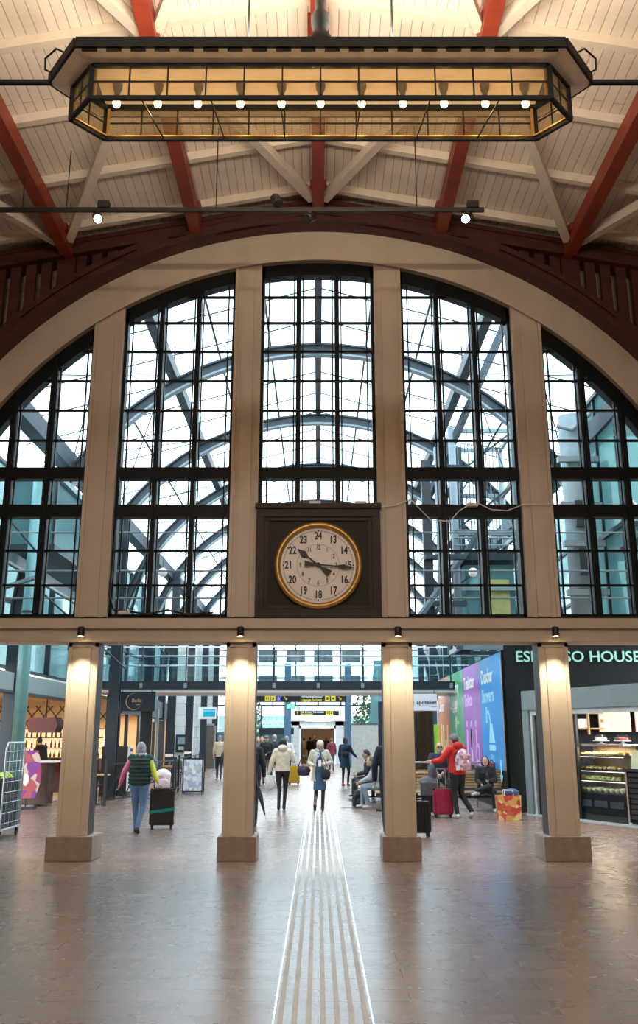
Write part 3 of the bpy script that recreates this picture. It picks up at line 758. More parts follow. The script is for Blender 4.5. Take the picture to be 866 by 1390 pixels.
B(-.62, .70, .12, 1.6, .45, 2.25).build('lift_car', 'teal_panel', lt); B(-.1, .55, .08, .119, .55, 1.85).build('lift_door', mat('lift_yellow_door', (.40, .38, .14), .4), lt)
B(-.9, .95, -.1, 1.9, 2.35, 2.6).build('platform', 'steel_dark', lt)
for z in (2.75, 2.95, 3.15): MB().tube((-.9, -.12, z), (.95, -.12, z), .02, n=6).build('guard_rail', 'steel_light', lt)
# diagonals and tall mast between window four mullions
for (u0, v0, u1, v1, w_, lab, yy) in ((690, 430, 575, 690, .16, 'upper', 23), (560, 850, 668, 700, .12, 'lower', 22.5)):
    a = P(u0, v0, yy); b_ = P(u1, v1, yy+2.5)
    tag(MB().bar((0, 0, 0), b_-a, w_, w_).build('raking_strut', 'steel', loc=a), 'raking pale steel strut beside the lift tower, %s one' % lab, 'steel strut')
t = bpy.data.objects.new('steel_mast', None); COL.objects.link(t); t.parent = lt; t.location = (3.15-LX, 23.6-LY, 0)
MB().tube((0, 0, 0), (0, 0, 5.2), .09, n=14).build('shaft', 'steel_light', t, smooth=True)
B(-.42, -.18, .1, .3, 0, 4.9).build('dark_channel', 'steel_dark', t)
for z in (1.0, 2.2, 3.4, 4.6): B(-.4, .62, -.05, .15, z, z+.12).build('bracket', 'steel', t)
# roof plant and glass tower far right behind window five
t = thing('glass_tower', 'frosted teal glass clad tower behind the far right window', 'glass tower', (7.05, 19.5, 3.95))
B(-1.0, 1.6, -1.6, 2.2, 0, 4.9).build('glass_cladding', 'teal_panel', t)
for y in (-1.6, -.3, 1.0, 2.2): B(-1.06, -1.0, y-.04, y+.04, 0, 4.9).build('mullion', 'steel_dark', t)
for x in (-1.0, -.1, .8): B(x-.03, x+.03, -1.66, -1.6, 0, 4.9).build('mullion', 'steel', t)
for z in (1.75, 4.86): B(-1.08, 1.6, -1.68, 2.2, z, z+.09).build('floor_band', 'steel_dark', t)
MB().bar((-1.2, -1.9, 1.2), (1.2, -1.9, 2.6), .10, .14).build('outrigger', 'steel_dark', t)
MB().path([V((-.9, -1.85, 2.2)), V((-.6, -1.85, 1.75)), V((.2, -1.85, 2.2))], .02).build('cable_loop', 'white', t)
t = thing('duct', 'pale vertical duct with brackets beside the far right window pier', 'duct', (5.45, 19.0, 3.95))
MB().tube((0, 0, 0), (0, 0, 4.4), .28, n=20).build('pipe', 'steel_light', t, smooth=True)
for z in (.5, 1.5, 2.3, 3.3): B(-.42, .42, -.36, -.2, z, z+.12).build('bracket', 'steel_light', t)
for z in (.9, 1.9): B(-.15, .05, -.40, -.30, z, z+.55).build('valve_box', 'steel_dark', t)
MB().path([V((-.4, -.3, 4.1)), V((-.1, -.35, 4.0)), V((.3, -.3, 4.35)), V((.4, -.1, 4.5))], .05).build('bent_pipe', 'steel_light', t)

# far end of the atrium
t = thing('end_wall', 'pale stone end wall with a wide portal at the far end of the atrium', 'stone wall', (0, 62, 0))
for x0, x1 in ((-7.4, -1.2), (1.1, 7.4)): 
    if x0 < 0: B(-1.75, -1.2, 0, .5, 0, 2.65).build('jamb', 'stone_front', t)
    else: B(1.1, 1.65, 0, .5, 0, 2.65).build('jamb', 'stone_front', t)
B(-1.75, 1.65, 0, .5, 2.4, 2.66).build('lintel', 'stone_front', t)
m_ = MB(); m_.box(-1.24, -1.12, -.08, .5, 0, 2.4); m_.box(1.02, 1.14, -.08, .5, 0, 2.4); m_.box(-1.24, 1.14, -.08, .5, 2.22, 2.4); m_.build('door_frame', 'white', t)
tag(B(-1.75, 1.72, 61.9, 62.1, 2.67, 3.55).build('white_panel', 'paper'), 'plain white panel above the far portal under the small black sign', 'panel')
for s, x0, x1, lab in ((-1, -7.4, -1.8, 'left'), (1, 1.75, 7.4, 'right')):
    t = thing('glazed_storefront', 'glazed shop front with white frame %s of the far portal' % lab, 'storefront', ((x0+x1)/2, 62, 0))
    w_ = (x1-x0)/2
    B(-w_, w_, 0, .04, .0, 3.0).build('glazing', 'teal_glass', t)
    for k in range(4): xx = -w_+w_*2*k/3; B(xx-.06, xx+.06, -.06, .1, 0, 3.6).build('mullion', 'steel_dark', t)
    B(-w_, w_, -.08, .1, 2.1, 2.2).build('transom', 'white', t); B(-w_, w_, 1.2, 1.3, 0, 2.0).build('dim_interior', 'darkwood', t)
for s, x, lab in ((-1, -1.85, 'left'), (1, 1.80, 'right')):
    t = thing('steel_column', 'blue steel column standing just %s of the far portal' % lab, 'column', (x, 58, 0), group='blue columns flanking the portal')
    B(-.20, .20, -.2, .2, 0, 6).build('shaft', mat('portal_blue_%s' % lab, (.075, .15, .24), .4), t, bevel=.015)
# gable above the end wall: glass with truss
t = thing('gable_screen', 'glazed gable with lattice bracing above the far end wall', 'glazed gable', (0, 62.2, 3.6))
for k in range(11): x = -7.4+k*1.48; B(x-.05, x+.05, 0, .1, 0, rz_(x)-3.7).build('mullion', 'steel', t)
for z in (.05, 1.8, 3.6, 5.4): B(-7.4, 7.4, 0, .1, z-.05, z+.05).build('transom', 'steel', t)
for k in range(10):
    x = -7.4+k*1.48; MB().tube((x, -.3, .3), (x+.74, -.3, .9), .03).build('lattice', 'steel_light', t); MB().tube((x+.74, -.3, .9), (x+1.48, -.3, .3), .03).build('lattice', 'steel_light', t)
# pale office block beyond
t = thing('office_building', 'pale blue-white building seen through the glass above the footbridge', 'building', (-.5, 92, 0))
B(-9.0, 5.2, 0, 10, 0, 10.8).build('wall', mat('pale_render', (.74, .80, .82), .7), t)
for k in range(5):
    for j in range(2): B(-8.0+k*2.7, -6.2+k*2.7, -.1, 0, 6.3+j*2.4, 7.4+j*2.4).build('window', 'steel', t)
t = thing('office_building', 'dark grey building far right beyond the glass', 'building', (14, 88, 0))
B(-5, 10, 0, 12, 0, 12).build('wall', mat('grey_render', (.22, .30, .33), .7), t)
for k in range(4):
    for j in range(3): B(-4+k*3, -2.2+k*3, -.1, 0, 2+j*3.2, 4+j*3.2).build('window', 'teal_glass', t)
t = thing('office_building', 'grey-blue building far left beyond the glass', 'building', (-16, 80, 0))
B(-8, 5, 0, 12, 0, 13).build('wall', mat('blue_render', (.28, .36, .40), .7), t)
for k in range(4):
    for j in range(3): B(-7+k*3, -5.2+k*3, -.1, 0, 2+j*3.4, 4.2+j*3.4).build('window', 'teal_glass', t)
# corridor behind the portal
cr_ = thing('corridor', 'warmly lit passage with shops seen through the far portal', 'passage', (0, 63, 0))
B(-1.9, -1.7, 0, 16, 0, 2.8).build('side_wall', 'warm_wall', cr_); B(1.7, 1.9, 0, 16, 0, 2.8).build('side_wall', 'warm_wall', cr_)
B(-1.9, 1.9, 0, 16, 2.8, 2.9).build('soffit', 'darkwood', cr_); B(-1.9, 1.9, 16, 16.2, 0, 2.8).build('back_wall', 'white', cr_)
for k in range(4): B(-.9, .9, 2+k*3.5, 2.3+k*3.5, 2.72, 2.79).build('light_panel', 'glow', cr_)
for k in range(5): B(1.35, 1.69, .5+k*1.4, 1.6+k*1.4, .2, 2.2).build('shelf', 'wood', cr_)
for k in range(3): B(-1.69, -1.4, 1+k*3, 3+k*3, .2, 1.9).build('display', 'darkwood', cr_)

# ---- signs
def hang_sign(lab, u0, u1, v0, v1, Y, name='direction_sign', m='sign_black', cat='sign', rods=True, top=3.1, th=.08):
    a = P(u0, v1, Y); b_ = P(u1, v1, Y); zt = P((u0+u1)/2, v0, Y).z
    c = (a.x+b_.x)/2; t = thing(name, lab, cat, (c, Y, a.z))
    w_ = (b_.x-a.x)/2; B(-w_, w_, 0, th, 0, zt-a.z).build('board', m, t, bevel=.008)
    if rods:
        for s in (-.8, .8): MB().tube((s*w_, th/2, zt-a.z), (s*w_, th/2, max(top-a.z, zt-a.z+.1)), .012).build('hanger', 'steel_dark', t)
    return t, w_, zt-a.z
def picto(t, x, z, s, kind):
    m_ = 'violet' if kind == 'wheel' else 'yellow'
    q = B(x-s/2, x+s/2, -.012, -.001, z-s/2, z+s/2).build('pictogram', m_, t, bevel=.004)
    k = MB(); i = 'paper' if kind == 'wheel' else 'sign_black'
    y0, y1 = -.018, -.0125
    if kind == 'wc':
        for d in (-.22, .22): k.box(x+(d-.06)*s, x+(d+.06)*s, y0, y1, z-.3*s, z+.15*s); k.box(x+(d-.05)*s, x+(d+.05)*s, y0, y1, z+.2*s, z+.32*s)
    elif kind == 'baby': k.box(x-.25*s, x+.1*s, y0, y1, z-.25*s, z-.1*s); k.box(x-.05*s, x+.05*s, y0, y1, z-.1*s, z+.2*s); k.box(x+.1*s, x+.2*s, y0, y1, z-.2*s, z+.05*s)
    elif kind == 'wheel':
        k.b.free(); k.b = bmesh.new(); k.strip([(x+.16*s*math.cos(a), z-.1*s+.16*s*math.sin(a)) for a in [PI*.6+i_*.4 for i_ in range(13)]], [(x+.24*s*math.cos(a), z-.1*s+.24*s*math.sin(a)) for a in [PI*.6+i_*.4 for i_ in range(13)]], y0, y1)
        k.box(x-.06*s, x+.02*s, y0-.002, y1, z, z+.36*s); k.box(x-.06*s, x+.2*s, y0-.002, y1, z-.02*s, z+.05*s)
    elif kind == 'locker': k.box(x-.2*s, x+.2*s, y0, y1, z-.25*s, z); k.box(x-.12*s, x+.12*s, y0, y1, z+.06*s, z+.28*s)
    else: k.box(x-.25*s, x+.2*s, y0, y1, z-.12*s, z+.12*s); k.box(x+.05*s, x+.12*s, y0-.001, y1, z-.25*s, z+.25*s)
    k.build('glyph', i, q)
def arrow(t, x, z, s, ang, m='yellow', y=-.01, mtx=None):
    k = MB(); R_ = Matrix.Translation((x, 0, z)) @ Matrix.Rotation(ang, 4, 'Y')
    k.prism([(-.06*s, .45*s), (-.06*s, -.15*s), (.06*s, -.15*s), (.06*s, .45*s)], y, y+.006, R_)
    k.prism([(-.30*s, -.10*s), (0, -.45*s), (.30*s, -.10*s), (.18*s, -.02*s), (0, -.25*s), (-.18*s, -.02*s)], y, y+.006, R_)
    return k.build('arrow', m, t)
sg, w_, h_ = hang_sign('long black direction sign with yellow symbols and luggage lockers text', 331, 470, 943, 953, 36)
pxs = lambda u, Y, t: P(u, 948, Y).x-t.location.x
for u, kd in ((363, 'wc'), (370.8, 'baby'), (378.4, 'wheel'), (444.5, 'locker'), (452.4, 'bus')): picto(sg, pxs(u, 36, sg), h_/2, .18, kd)
arrow(sg, pxs(388, 36, sg), h_/2, .17, -PI/4); arrow(sg, pxs(461.5, 36, sg), h_/2, .17, -PI/4)
text('lettering', 'Förvaringsboxar', .125, 'paper', sg, (pxs(408, 36, sg), -.006, h_*.70), align='LEFT', bold=.003)
text('lettering', 'Luggage lockers', .125, 'yellow', sg, (pxs(408, 36, sg), -.006, h_*.28), align='LEFT', bold=.003)
sg, w_, h_ = hang_sign('small black direction sign with up arrow in front of the far portal', 400, 460, 965, 971, 48, top=3.6)
for u, kd in ((444.5, 'bus'), (449.8, 'locker')): picto(sg, pxs(u, 48, sg), h_/2, .17, kd)
arrow(sg, pxs(404, 48, sg), h_/2, .17, PI)
text('lettering', 'Nils Ericson Terminalen', .12, 'paper', sg, (pxs(408, 48, sg), -.006, h_*.72), align='LEFT', bold=.003)
text('lettering', 'Bus terminal', .12, 'yellow', sg, (pxs(408, 48, sg), -.006, h_*.27), align='LEFT', bold=.003)
sg, w_, h_ = hang_sign('green lit emergency exit sign under the long black sign', 389, 401, 955, 962, 38, 'exit_sign', 'exit', top=3.15)
k = MB(); k.box(-.10, -.03, -.01, -.001, .05, h_-.04); k.box(.02, .1, -.01, -.001, .08, h_-.08); k.build('running_figure', 'paper', sg)
# shop name at the far left
t = thing('shop_sign', 'white cut-out shop name lettering on glass left of the far portal', 'sign', P(375, 980, 60)); text('lettering', 'elektrik', .62, 'paper', t, (0, 0, 0), bold=.01)
B(-1.1, 1.1, .06, .1, -.75, -.35).build('backing', 'steel_dark', t)
# pharmacy sign
sg, w_, h_ = hang_sign('white apoteket sign hanging right of the third column', 556, 594, 942, 965, 30, 'pharmacy_sign', 'paper', top=3.15)
text('lettering', 'apoteket', .175, 'ink', sg, (.10, -.006, h_*.50), bold=.002)
k = MB(); k.lathe((-w_+.04, -.006, h_*.5), [(.10, 0), (.10, .01)], 16, 'Y'); k.build('green_mark', mat('pharmacy_green', (.12, .50, .08), .5), sg)
text('lettering', 'Kronans', .05, 'ink2', sg, (.34, -.006, h_*.26)) if 0 else B(.24, .42, -.006, -.001, h_*.24, h_*.27).build('fine_print', 'ink2', sg)
# cash machine sign
sg, w_, h_ = hang_sign('white hanging sign with cyan field beside the stone wall', 269, 293, 960, 976, 42, 'bank_sign', 'paper', top=2.98, rods=False)
B(-w_*.45, w_*.9, -.01, -.001, h_*.2, h_*.85).build('cyan_field', 'cyan', sg); text('lettering', 'Bankomat', .12, 'paper', sg, (w_*.22, -.014, h_*.70))
MB().tube((-1.0, .04, h_+.14), (w_+.1, .04, h_+.14), .015).build('bracket_arm', 'steel_dark', sg)
for s in (-.7, .7): MB().tube((s*w_, .04, h_), (s*w_, .04, h_+.14), .01).build('hanger', 'steel_dark', sg)
# cafe sign left
sg, w_, h_ = hang_sign('dark navy square sign with a gold ring and script above the left shop', 160, 210, 939, 965.5, 30.6, 'cafe_sign', 'navy_sign', top=3.1)
k = MB(); a0 = [.45*PI+1.35*PI*i/30 for i in range(31)]
k.strip([(.25*math.cos(a), .25*math.sin(a)) for a in a0], [((.25+.022*math.sin((a-.45*PI)/1.35))*math.cos(a), (.25+.022*math.sin((a-.45*PI)/1.35))*math.sin(a)) for a in a0], -.012, -.002)
k.build('gold_ring', 'gold', sg).location = (-.08, 0, h_/2)
text('lettering', 'Bella', .17, 'gold', sg, (.0, -.006, h_*.55)); text('lettering', 'caffé', .08, 'gold', sg, (.04, -.006, h_*.35))

# ---- left shops
t = thing('cafe_interior', 'cafe room on the far left with dark bar back and patterned ceiling', 'cafe room', (-9.3, 27, 0))
B(-2.5, 2.1, -6.5, 7, -.0, .035).build('tan_floor', 'tan_floor', t)
B(-2.5, 1.8, 7.0, 7.2, .0, 3.0).build('back_wall', 'warm_wall', t)
B(-2.6, -2.5, -6.5, 7.2, .0, 3.0).build('side_wall', 'warm_wall', t)
B(-2.5, 2.0, -6.5, 7.2, 2.95, 3.05).build('soffit', 'warm_wall', t)
for k in range(10):      # trellis pattern on the upper back wall
    x = -2.4+k*.42; MB().bar((x, 6.97, 2.05), (x+.6, 6.97, 2.75), .03, .04, up=(0, 1, 0)).build('trellis', 'darkwood', t); MB().bar((x+.6, 6.97, 2.05), (x, 6.97, 2.75), .03, .04, up=(0, 1, 0)).build('trellis', 'darkwood', t)
tag(t, kind=None)
bs = thing('bar_shelf', 'back-lit bar shelf with bottles at the rear of the left cafe', 'shelf', (-9.2, 33.5, 0))
B(-2.2, 1.7, .2, .4, .95, 1.95).build('back_panel', emit('bar_back_glow', (1, .70, .42), .8), bs)
for z in (.95, 1.3, 1.65, 1.95): B(-2.2, 1.7, -.05, .2, z, z+.03).build('shelf', 'darkwood', bs)
B(-2.2, 1.7, -.25, .2, .04, .94).build('cabinet', 'maroon', bs)
bt = MB().lathe((0, 0, 0), [(.035, 0), (.035, .15), (.012, .21), (.012, .28)], 10).build('bottle', mat('amber_bottle', (.12, .05, .02), .2))
tag(bt, 'small dark bottle standing on the back-lit bar shelf of the left cafe', 'bottle', 'bottles on the cafe bar shelf')
first = True
for z in (.985, 1.335, 1.685):
    for k in range(22):
        o = bt if first else bt.copy()
        if not first: COL.objects.link(o)
        first = False; o.location = (-11.1+k*.165+random.uniform(-.03, .03), 33.52, z); s_ = random.uniform(.75, .98); o.scale = (1, 1, s_)
cn = thing('bar_counter', 'dark red bar counter inside the left cafe', 'counter', (-8.8, 30.6, 0.036))
B(-2.2, 1.2, -.3, .3, 0, .98).build('front', 'maroon', cn); B(-2.25, 1.25, -.36, .34, .98, 1.03).build('worktop', 'darkwood', cn)
lm = thing('pendant_canopy', 'large dark maroon lozenge canopy hanging over the left cafe bar', 'lamp', (-7.80, 27.5, 1.93))
pr = [(-.43, .06), (-.36, -.12), (.36, -.12), (.43, .06), (.43, .12), (.36, .30), (-.36, .30), (-.43, .12)]
MB().prism(pr, -.35, .35).build('canopy', 'maroon', lm); MB().tube((0, 0, .30), (0, 0, 1.02), .02).build('rod', 'black', lm)
hs = thing('host_stand', 'dark wooden cabinet with pale top in the left cafe entrance', 'cabinet', (-7.28, 25.2, .036))
B(-.38, .38, -.3, .3, 0, 1.02).build('body', 'darkwood', hs, bevel=.01); B(-.5, .55, -.36, .36, 1.021, 1.06).build('top', 'paper', hs)
st_ = thing('stool', 'dark bar stool standing at the left cafe bar', 'stool', (-8.35, 29.4, .036))
B(-.2, .2, -.2, .2, .62, .70).build('seat', 'maroon', st_, bevel=.02); B(-.2, .2, .16, .2, .70, 1.05).build('backrest', 'maroon', st_)
for a in (-1, 1):
    for b_ in (-1, 1): MB().bar((a*.17, b_*.17, 0), (a*.15, b_*.15, .62), .03, .03).build('leg', 'darkwood', st_)
# cafe shopfront frame and fascia
t = thing('shopfront_frame', 'grey metal fascia and posts framing the left cafe opening', 'shopfront', (-7.12, 25.5, 0))
B(-.12, .12, -5.0, 5.3, 2.72, 3.12).build('fascia', 'kiosk', t); B(-.14, .14, -5.0, 5.3, 2.66, 2.719).build('fascia_edge', 'steel_dark', t)
for y in (-4.6, 3.4, 5.2): B(-.06, .06, y-.06, y+.06, 0, 2.66).build('post', 'steel_dark', t)
t = thing('slim_post', 'thin black post with white tape bands behind the leftmost column', 'post', (-6.75, 25.9, 0))
B(-.045, .045, -.045, .045, 0, 3.1).build('pole', 'black', t)
for z in (.35, 1.05, 1.40): B(-.055, .055, -.055, .055, z, z+.08).build('tape_band', 'white', t)
# far-left lit window
t = thing('lit_window', 'cream glowing shop window at the left edge behind the roll cage', 'shop window', (-6.95, 19.3, 0))
B(-.6, -.04, -1.2, .35, .4, 2.75).build('panel', emit('cream_backlit', (1, .84, .66), .75), t); B(-.08, .06, .36, .52, 0, 3.0).build('jamb', 'steel', t); B(-.3, .0, .55, .80, 0, 3.0).build('brown_jamb', 'window_brown', t)
B(-.7, .0, -1.2, .5, 0, .38).build('base', 'steel_dark', t)
# second shop (under the navy sign) and third, stone piers
def shop(y0, y1, lab, seed, x=-7.15):
    t = thing('shop', lab, 'shop', (x, (y0+y1)/2, 0)); L = (y1-y0)/2
    B(-2.6, -2.5, -L, L, 0, 2.7).build('back_wall', 'warm_wall', t); B(-2.6, 0, -L, L, 2.6, 2.7).build('soffit', 'warm_wall', t); B(-2.6, 0, L-.1, L, 0, 2.7).build('end_wall', 'warm_wall', t)
    B(-2.6, 0, -L, L, 0.0, .02).build('shop_floor', 'tan_floor', t)
    B(-.1, .1, -L, L, 2.5, 3.2).build('fascia', 'steel_dark', t)
    for y in (-L, -L*.2, L): B(-.06, .06, y-.06, y+.06, 0, 2.5).build('post', 'steel_dark', t)
    r = random.Random(seed)
    for j in range(4):
        for i in range(4): 
            y = -L+.4+i*(2*L-.8)/4; z = .3+j*.5
            B(-2.45, -2.2, y, y+.5, z, z+.35).build('display', patches('merch_%d_%d%d' % (seed, i, j), [[(.55, .1, .06), (.05, .06, .15), (.7, .6, .5)], [(.1, .05, .04), (.6, .4, .25), (.3, .05, .1)]][(i+j) % 2], 6), t)
    L_ = bpy.data.lights.new('shop_light', 'AREA'); L_.energy = 90; L_.color = (1, .72, .42); L_.size = 2.0
    lo = bpy.data.objects.new('shop_light', L_); COL.objects.link(lo); lo.location = (x-1.3, (y0+y1)/2, 2.5)
    return t
shop(34.4, 38.0, 'warm lit shop opening under the navy sign on the left', 1)
shop(39.6, 45.2, 'warm lit shop opening with goods beyond the first stone pier', 2)
for y0, y1, lab in ((38.05, 39.55, 'between the two warm lit shops'), (45.25, 46.15, 'just after the second warm lit shop')):
    tag(B(-7.45, -7.05, y0, y1, 0, 3.4).build('stone_pier', 'stone_wall'), 'pale stone pier on the left, '+lab, 'stone pier')
# projecting stone piers along the wall (seen between steel columns)
for i, (y, lab) in enumerate(((47.8, 'with the cash machine'), (52.2, 'middle'), (57.0, 'nearest the far end'))):
    tag(B(-7.29, -6.3, y, y+1.1, 0, 8.0).build('stone_pier', 'stone_front'), 'white stone pier standing out from the far left wall, '+lab, 'stone pier')
t = thing('cash_machine', 'dark cash machine set in the white stone pier on the left', 'cash machine', (-6.75, 47.75, .95))
B(-.28, .28, -.10, .04, 0, .85).build('housing', 'steel_dark', t); B(-.18, .18, -.12, -.101, .4, .72).build('screen', 'steel_light', t); B(-.14, .14, -.13, -.101, .12, .28).build('keypad', 'chrome', t)
t = thing('door_screen', 'tall brown glazed door set in the far left stone wall', 'door', (-6.25, 53.9, 0))
B(-.45, .45, -.04, .04, 0, 2.3).build('leaf', mat('brown_glass_door', (.12, .09, .07), .3), t); m_ = MB(); m_.box(-.52, -.45, -.06, .06, 0, 2.4); m_.box(.45, .52, -.06, .06, 0, 2.4); m_.box(-.52, .52, -.06, .06, 2.3, 2.4); m_.build('frame', 'steel_light', t)
for (x, y, lab) in ((-6.0, 36.6, 'a'),):
    t = thing('cctv_pole', 'slim grey pole with small cameras between the left columns', 'camera pole', (-6.15, 38.0-1.2, 0))
    MB().tube((0, 0, 0), (0, 0, 2.75), .045, n=12).build('pole', 'steel_light', t); MB().tube((-.25, 0, 2.3), (.2, 0, 2.3), .02).build('arm', 'steel_light', t); B(-.32, -.14, -.08, .08, 2.24, 2.36).build('camera_head', 'white', t)
# dark info cabinet by railing
t = thing('info_cabinet', 'tall black cabinet with a white slotted side behind the railing', 'cabinet', P(158, 1064, 30) * V((1, 1, 0)) if 0 else (-6.1, 29.4, 0))
B(-.42, .36, -.2, .25, .12, 1.42).build('body', 'black', t, bevel=.01); B(.361, .42, -.2, .25, .12, 1.44).build('side_rack', 'white', t)
for k in range(8): B(.425, .43, -.17, .22, .22+k*.15, .30+k*.15).build('slot', 'black', t)
B(-.4, .4, -.25, .3, 0, .11).build('base', 'black', t)

# railing panels
RP = [G(143, 1096), G(198, 1090), G(248.5, 1081), G(262, 1070), G(285, 1061), G(300, 1056)]
RP = [V((-5.45, 24.9, 0)), V((-4.75, 26.6, 0)), V((-4.2, 28.6, 0)), V((-4.5, 31.4, 0)), V((-4.6, 35.0, 0)), V((-4.7, 38.5, 0))]
LR = ['nearest panel, left behind the woman in the vest', 'second panel, behind the white backpack', 'third panel, beside the poster stand', 'fourth panel, behind the poster stand', 'fifth panel, farthest']
for i, (a, b_) in enumerate(zip(RP, RP[1:])):
    d = b_-a; L = d.length; t = thing('railing', 'black metal cafe railing with crossed bars, '+LR[i], 'railing', a, math.atan2(d.y, d.x), group='black cafe railings')
    for x in (0.04, L-.1): MB().box(x-.03, x+.03, -.03, .03, 0, 1.12).build('post', 'black', t); 
    MB().bar((.03, 0, 1.02), (L-.08, 0, 1.02), .03, .03).build('top_rail', 'black', t); MB().bar((.03, 0, .16), (L-.08, 0, .16), .03, .03).build('bottom_rail', 'black', t)
    n = 2
    for k in range(n):
        x0 = .05+(L-.15)*k/n; x1 = .05+(L-.15)*(k+1)/n
        MB().bar((x0, 0, .18), (x1, 0, 1.0), .02, .02).build('cross_bar', 'black', t); MB().bar((x0, 0, 1.0), (x1, 0, .18), .02, .02).build('cross_bar', 'black', t)
# poster stand
t = thing('poster_stand', 'white A-frame poster stand with a snowy picture beside the railing', 'poster stand', (-3.86, 30.0, 0), 0)
for s, yy in ((1, 0), (-1, .45)):
    B(-.28, .28, yy-.012, yy+.012, .1, 1.02).build('poster', patches('poster_print', [(.72, .78, .85), (.45, .55, .68), (.85, .86, .9), (.6, .6, .66)], 9) if s == 1 else 'paper', t)
    m_ = MB(); m_.box(-.31, -.28, yy-.02, yy+.02, 0, 1.06); m_.box(.28, .31, yy-.02, yy+.02, 0, 1.06); m_.box(-.28, .28, yy-.02, yy+.02, 1.03, 1.06); m_.box(-.28, .28, yy-.02, yy+.02, .06, .09); m_.build('frame', 'steel_dark', t)
B(-.3, .3, .02, .43, 1.03, 1.05).build('hinge', 'steel_dark', t)

def bistro_chair(loc, rz, lab):
    t = thing('bistro_chair', lab, 'chair', loc, rz, group='dark cafe chairs on the left')
    B(-.2, .2, -.2, .2, .43, .46).build('seat', 'black', t, bevel=.01)
    MB().strip([(.2*math.cos(a)*-1, .55+.0*a) for a in [PI*i/8 for i in range(9)]], [(-.2*math.cos(PI*i/8), .72+.14*math.sin(PI*i/8)) for i in range(9)], .17, .2).build('backrest', 'black', t)
    for s in (-1, 1):
        MB().bar((s*.18, -.18, 0), (s*.17, -.17, .43), .025, .025).build('leg', 'black', t); MB().bar((s*.18, .2, 0), (s*.18, .185, .8), .025, .025).build('leg', 'black', t)
bistro_chair((-6.0, 26.2, 0), .4, 'dark metal cafe chair on the left, nearest, behind the leftmost column')
bistro_chair((-4.9, 27.9, 0), 2.4, 'dark cafe chair behind the railing left of the black suitcase')
bistro_chair((-4.95, 33.6, 0), 1.9, 'dark cafe chair behind the railing right of the poster stand')
bistro_chair((-4.95, 35.8, 0), 1.2, 'dark cafe chair farthest along the left railing')
for x, y, lab in ((-5.75, 25.35, 'small round cafe table just right of the leftmost column'), (-4.9, 32.4, 'small round cafe table beyond the poster stand')):
    t = thing('cafe_table', lab, 'table', (x, y, 0), group='small cafe tables')
    MB().lathe((0, 0, 0), [(.33, .72), (.34, .74), (.33, .76)], 24).build('table_top', 'wood', t); MB().tube((0, 0, .02), (0, 0, .72), .03).build('pedestal', 'black', t); MB().lathe((0, 0, 0), [(.24, 0), (.22, .02), (.04, .04)], 20).build('base', 'black', t)
t = thing('lounge_chair', 'pale blue-grey shell chair behind the railing and the white backpack', 'chair', (-5.1, 30.6, 0), 2.6)
MB().ball((0, 0, .58), .3, 12, (1, .9, .28)).build('seat', 'steel_light', t, smooth=True); MB().ball((0, .24, .85), .3, 12, (1, .2, .85)).build('backrest', 'steel_light', t, smooth=True)
for a in (-1, 1):
    for b_ in (-1, 1): MB().bar((a*.22, b_*.2, 0), (a*.12, b_*.12, .52), .025, .025).build('leg', 'black', t)

# curved food banner behind the roll cage
t = thing('banner_stand', 'curved pink and violet food banner standing behind the roll cage', 'banner', P(35, 1080, 24.0)*V((1, 1, 0)), 0)
k = MB(); n = 10
k.strip([(-.28, .25+i*.16) for i in range(8)], [(.22+.12*math.sin(i/7*PI), .25+i*.16) for i in range(8)], -.01, .01)
k.build('printed_sheet', patches('banner_print', [(.40, .06, .20), (.50, .12, .14), (.28, .07, .34), (.70, .55, .45)], 4.2), t)
B(-.3, .25, -.15, .15, 0, .04).build('foot', 'steel_dark', t); MB().tube((0, .03, .04), (0, .03, 1.4), .015).build('pole', 'steel_dark', t)
k = MB(); k.ball((-.02, -.03, .68), .10, 10, (.8, .3, 1.5)); k.build('printed_cup', 'dial', t)

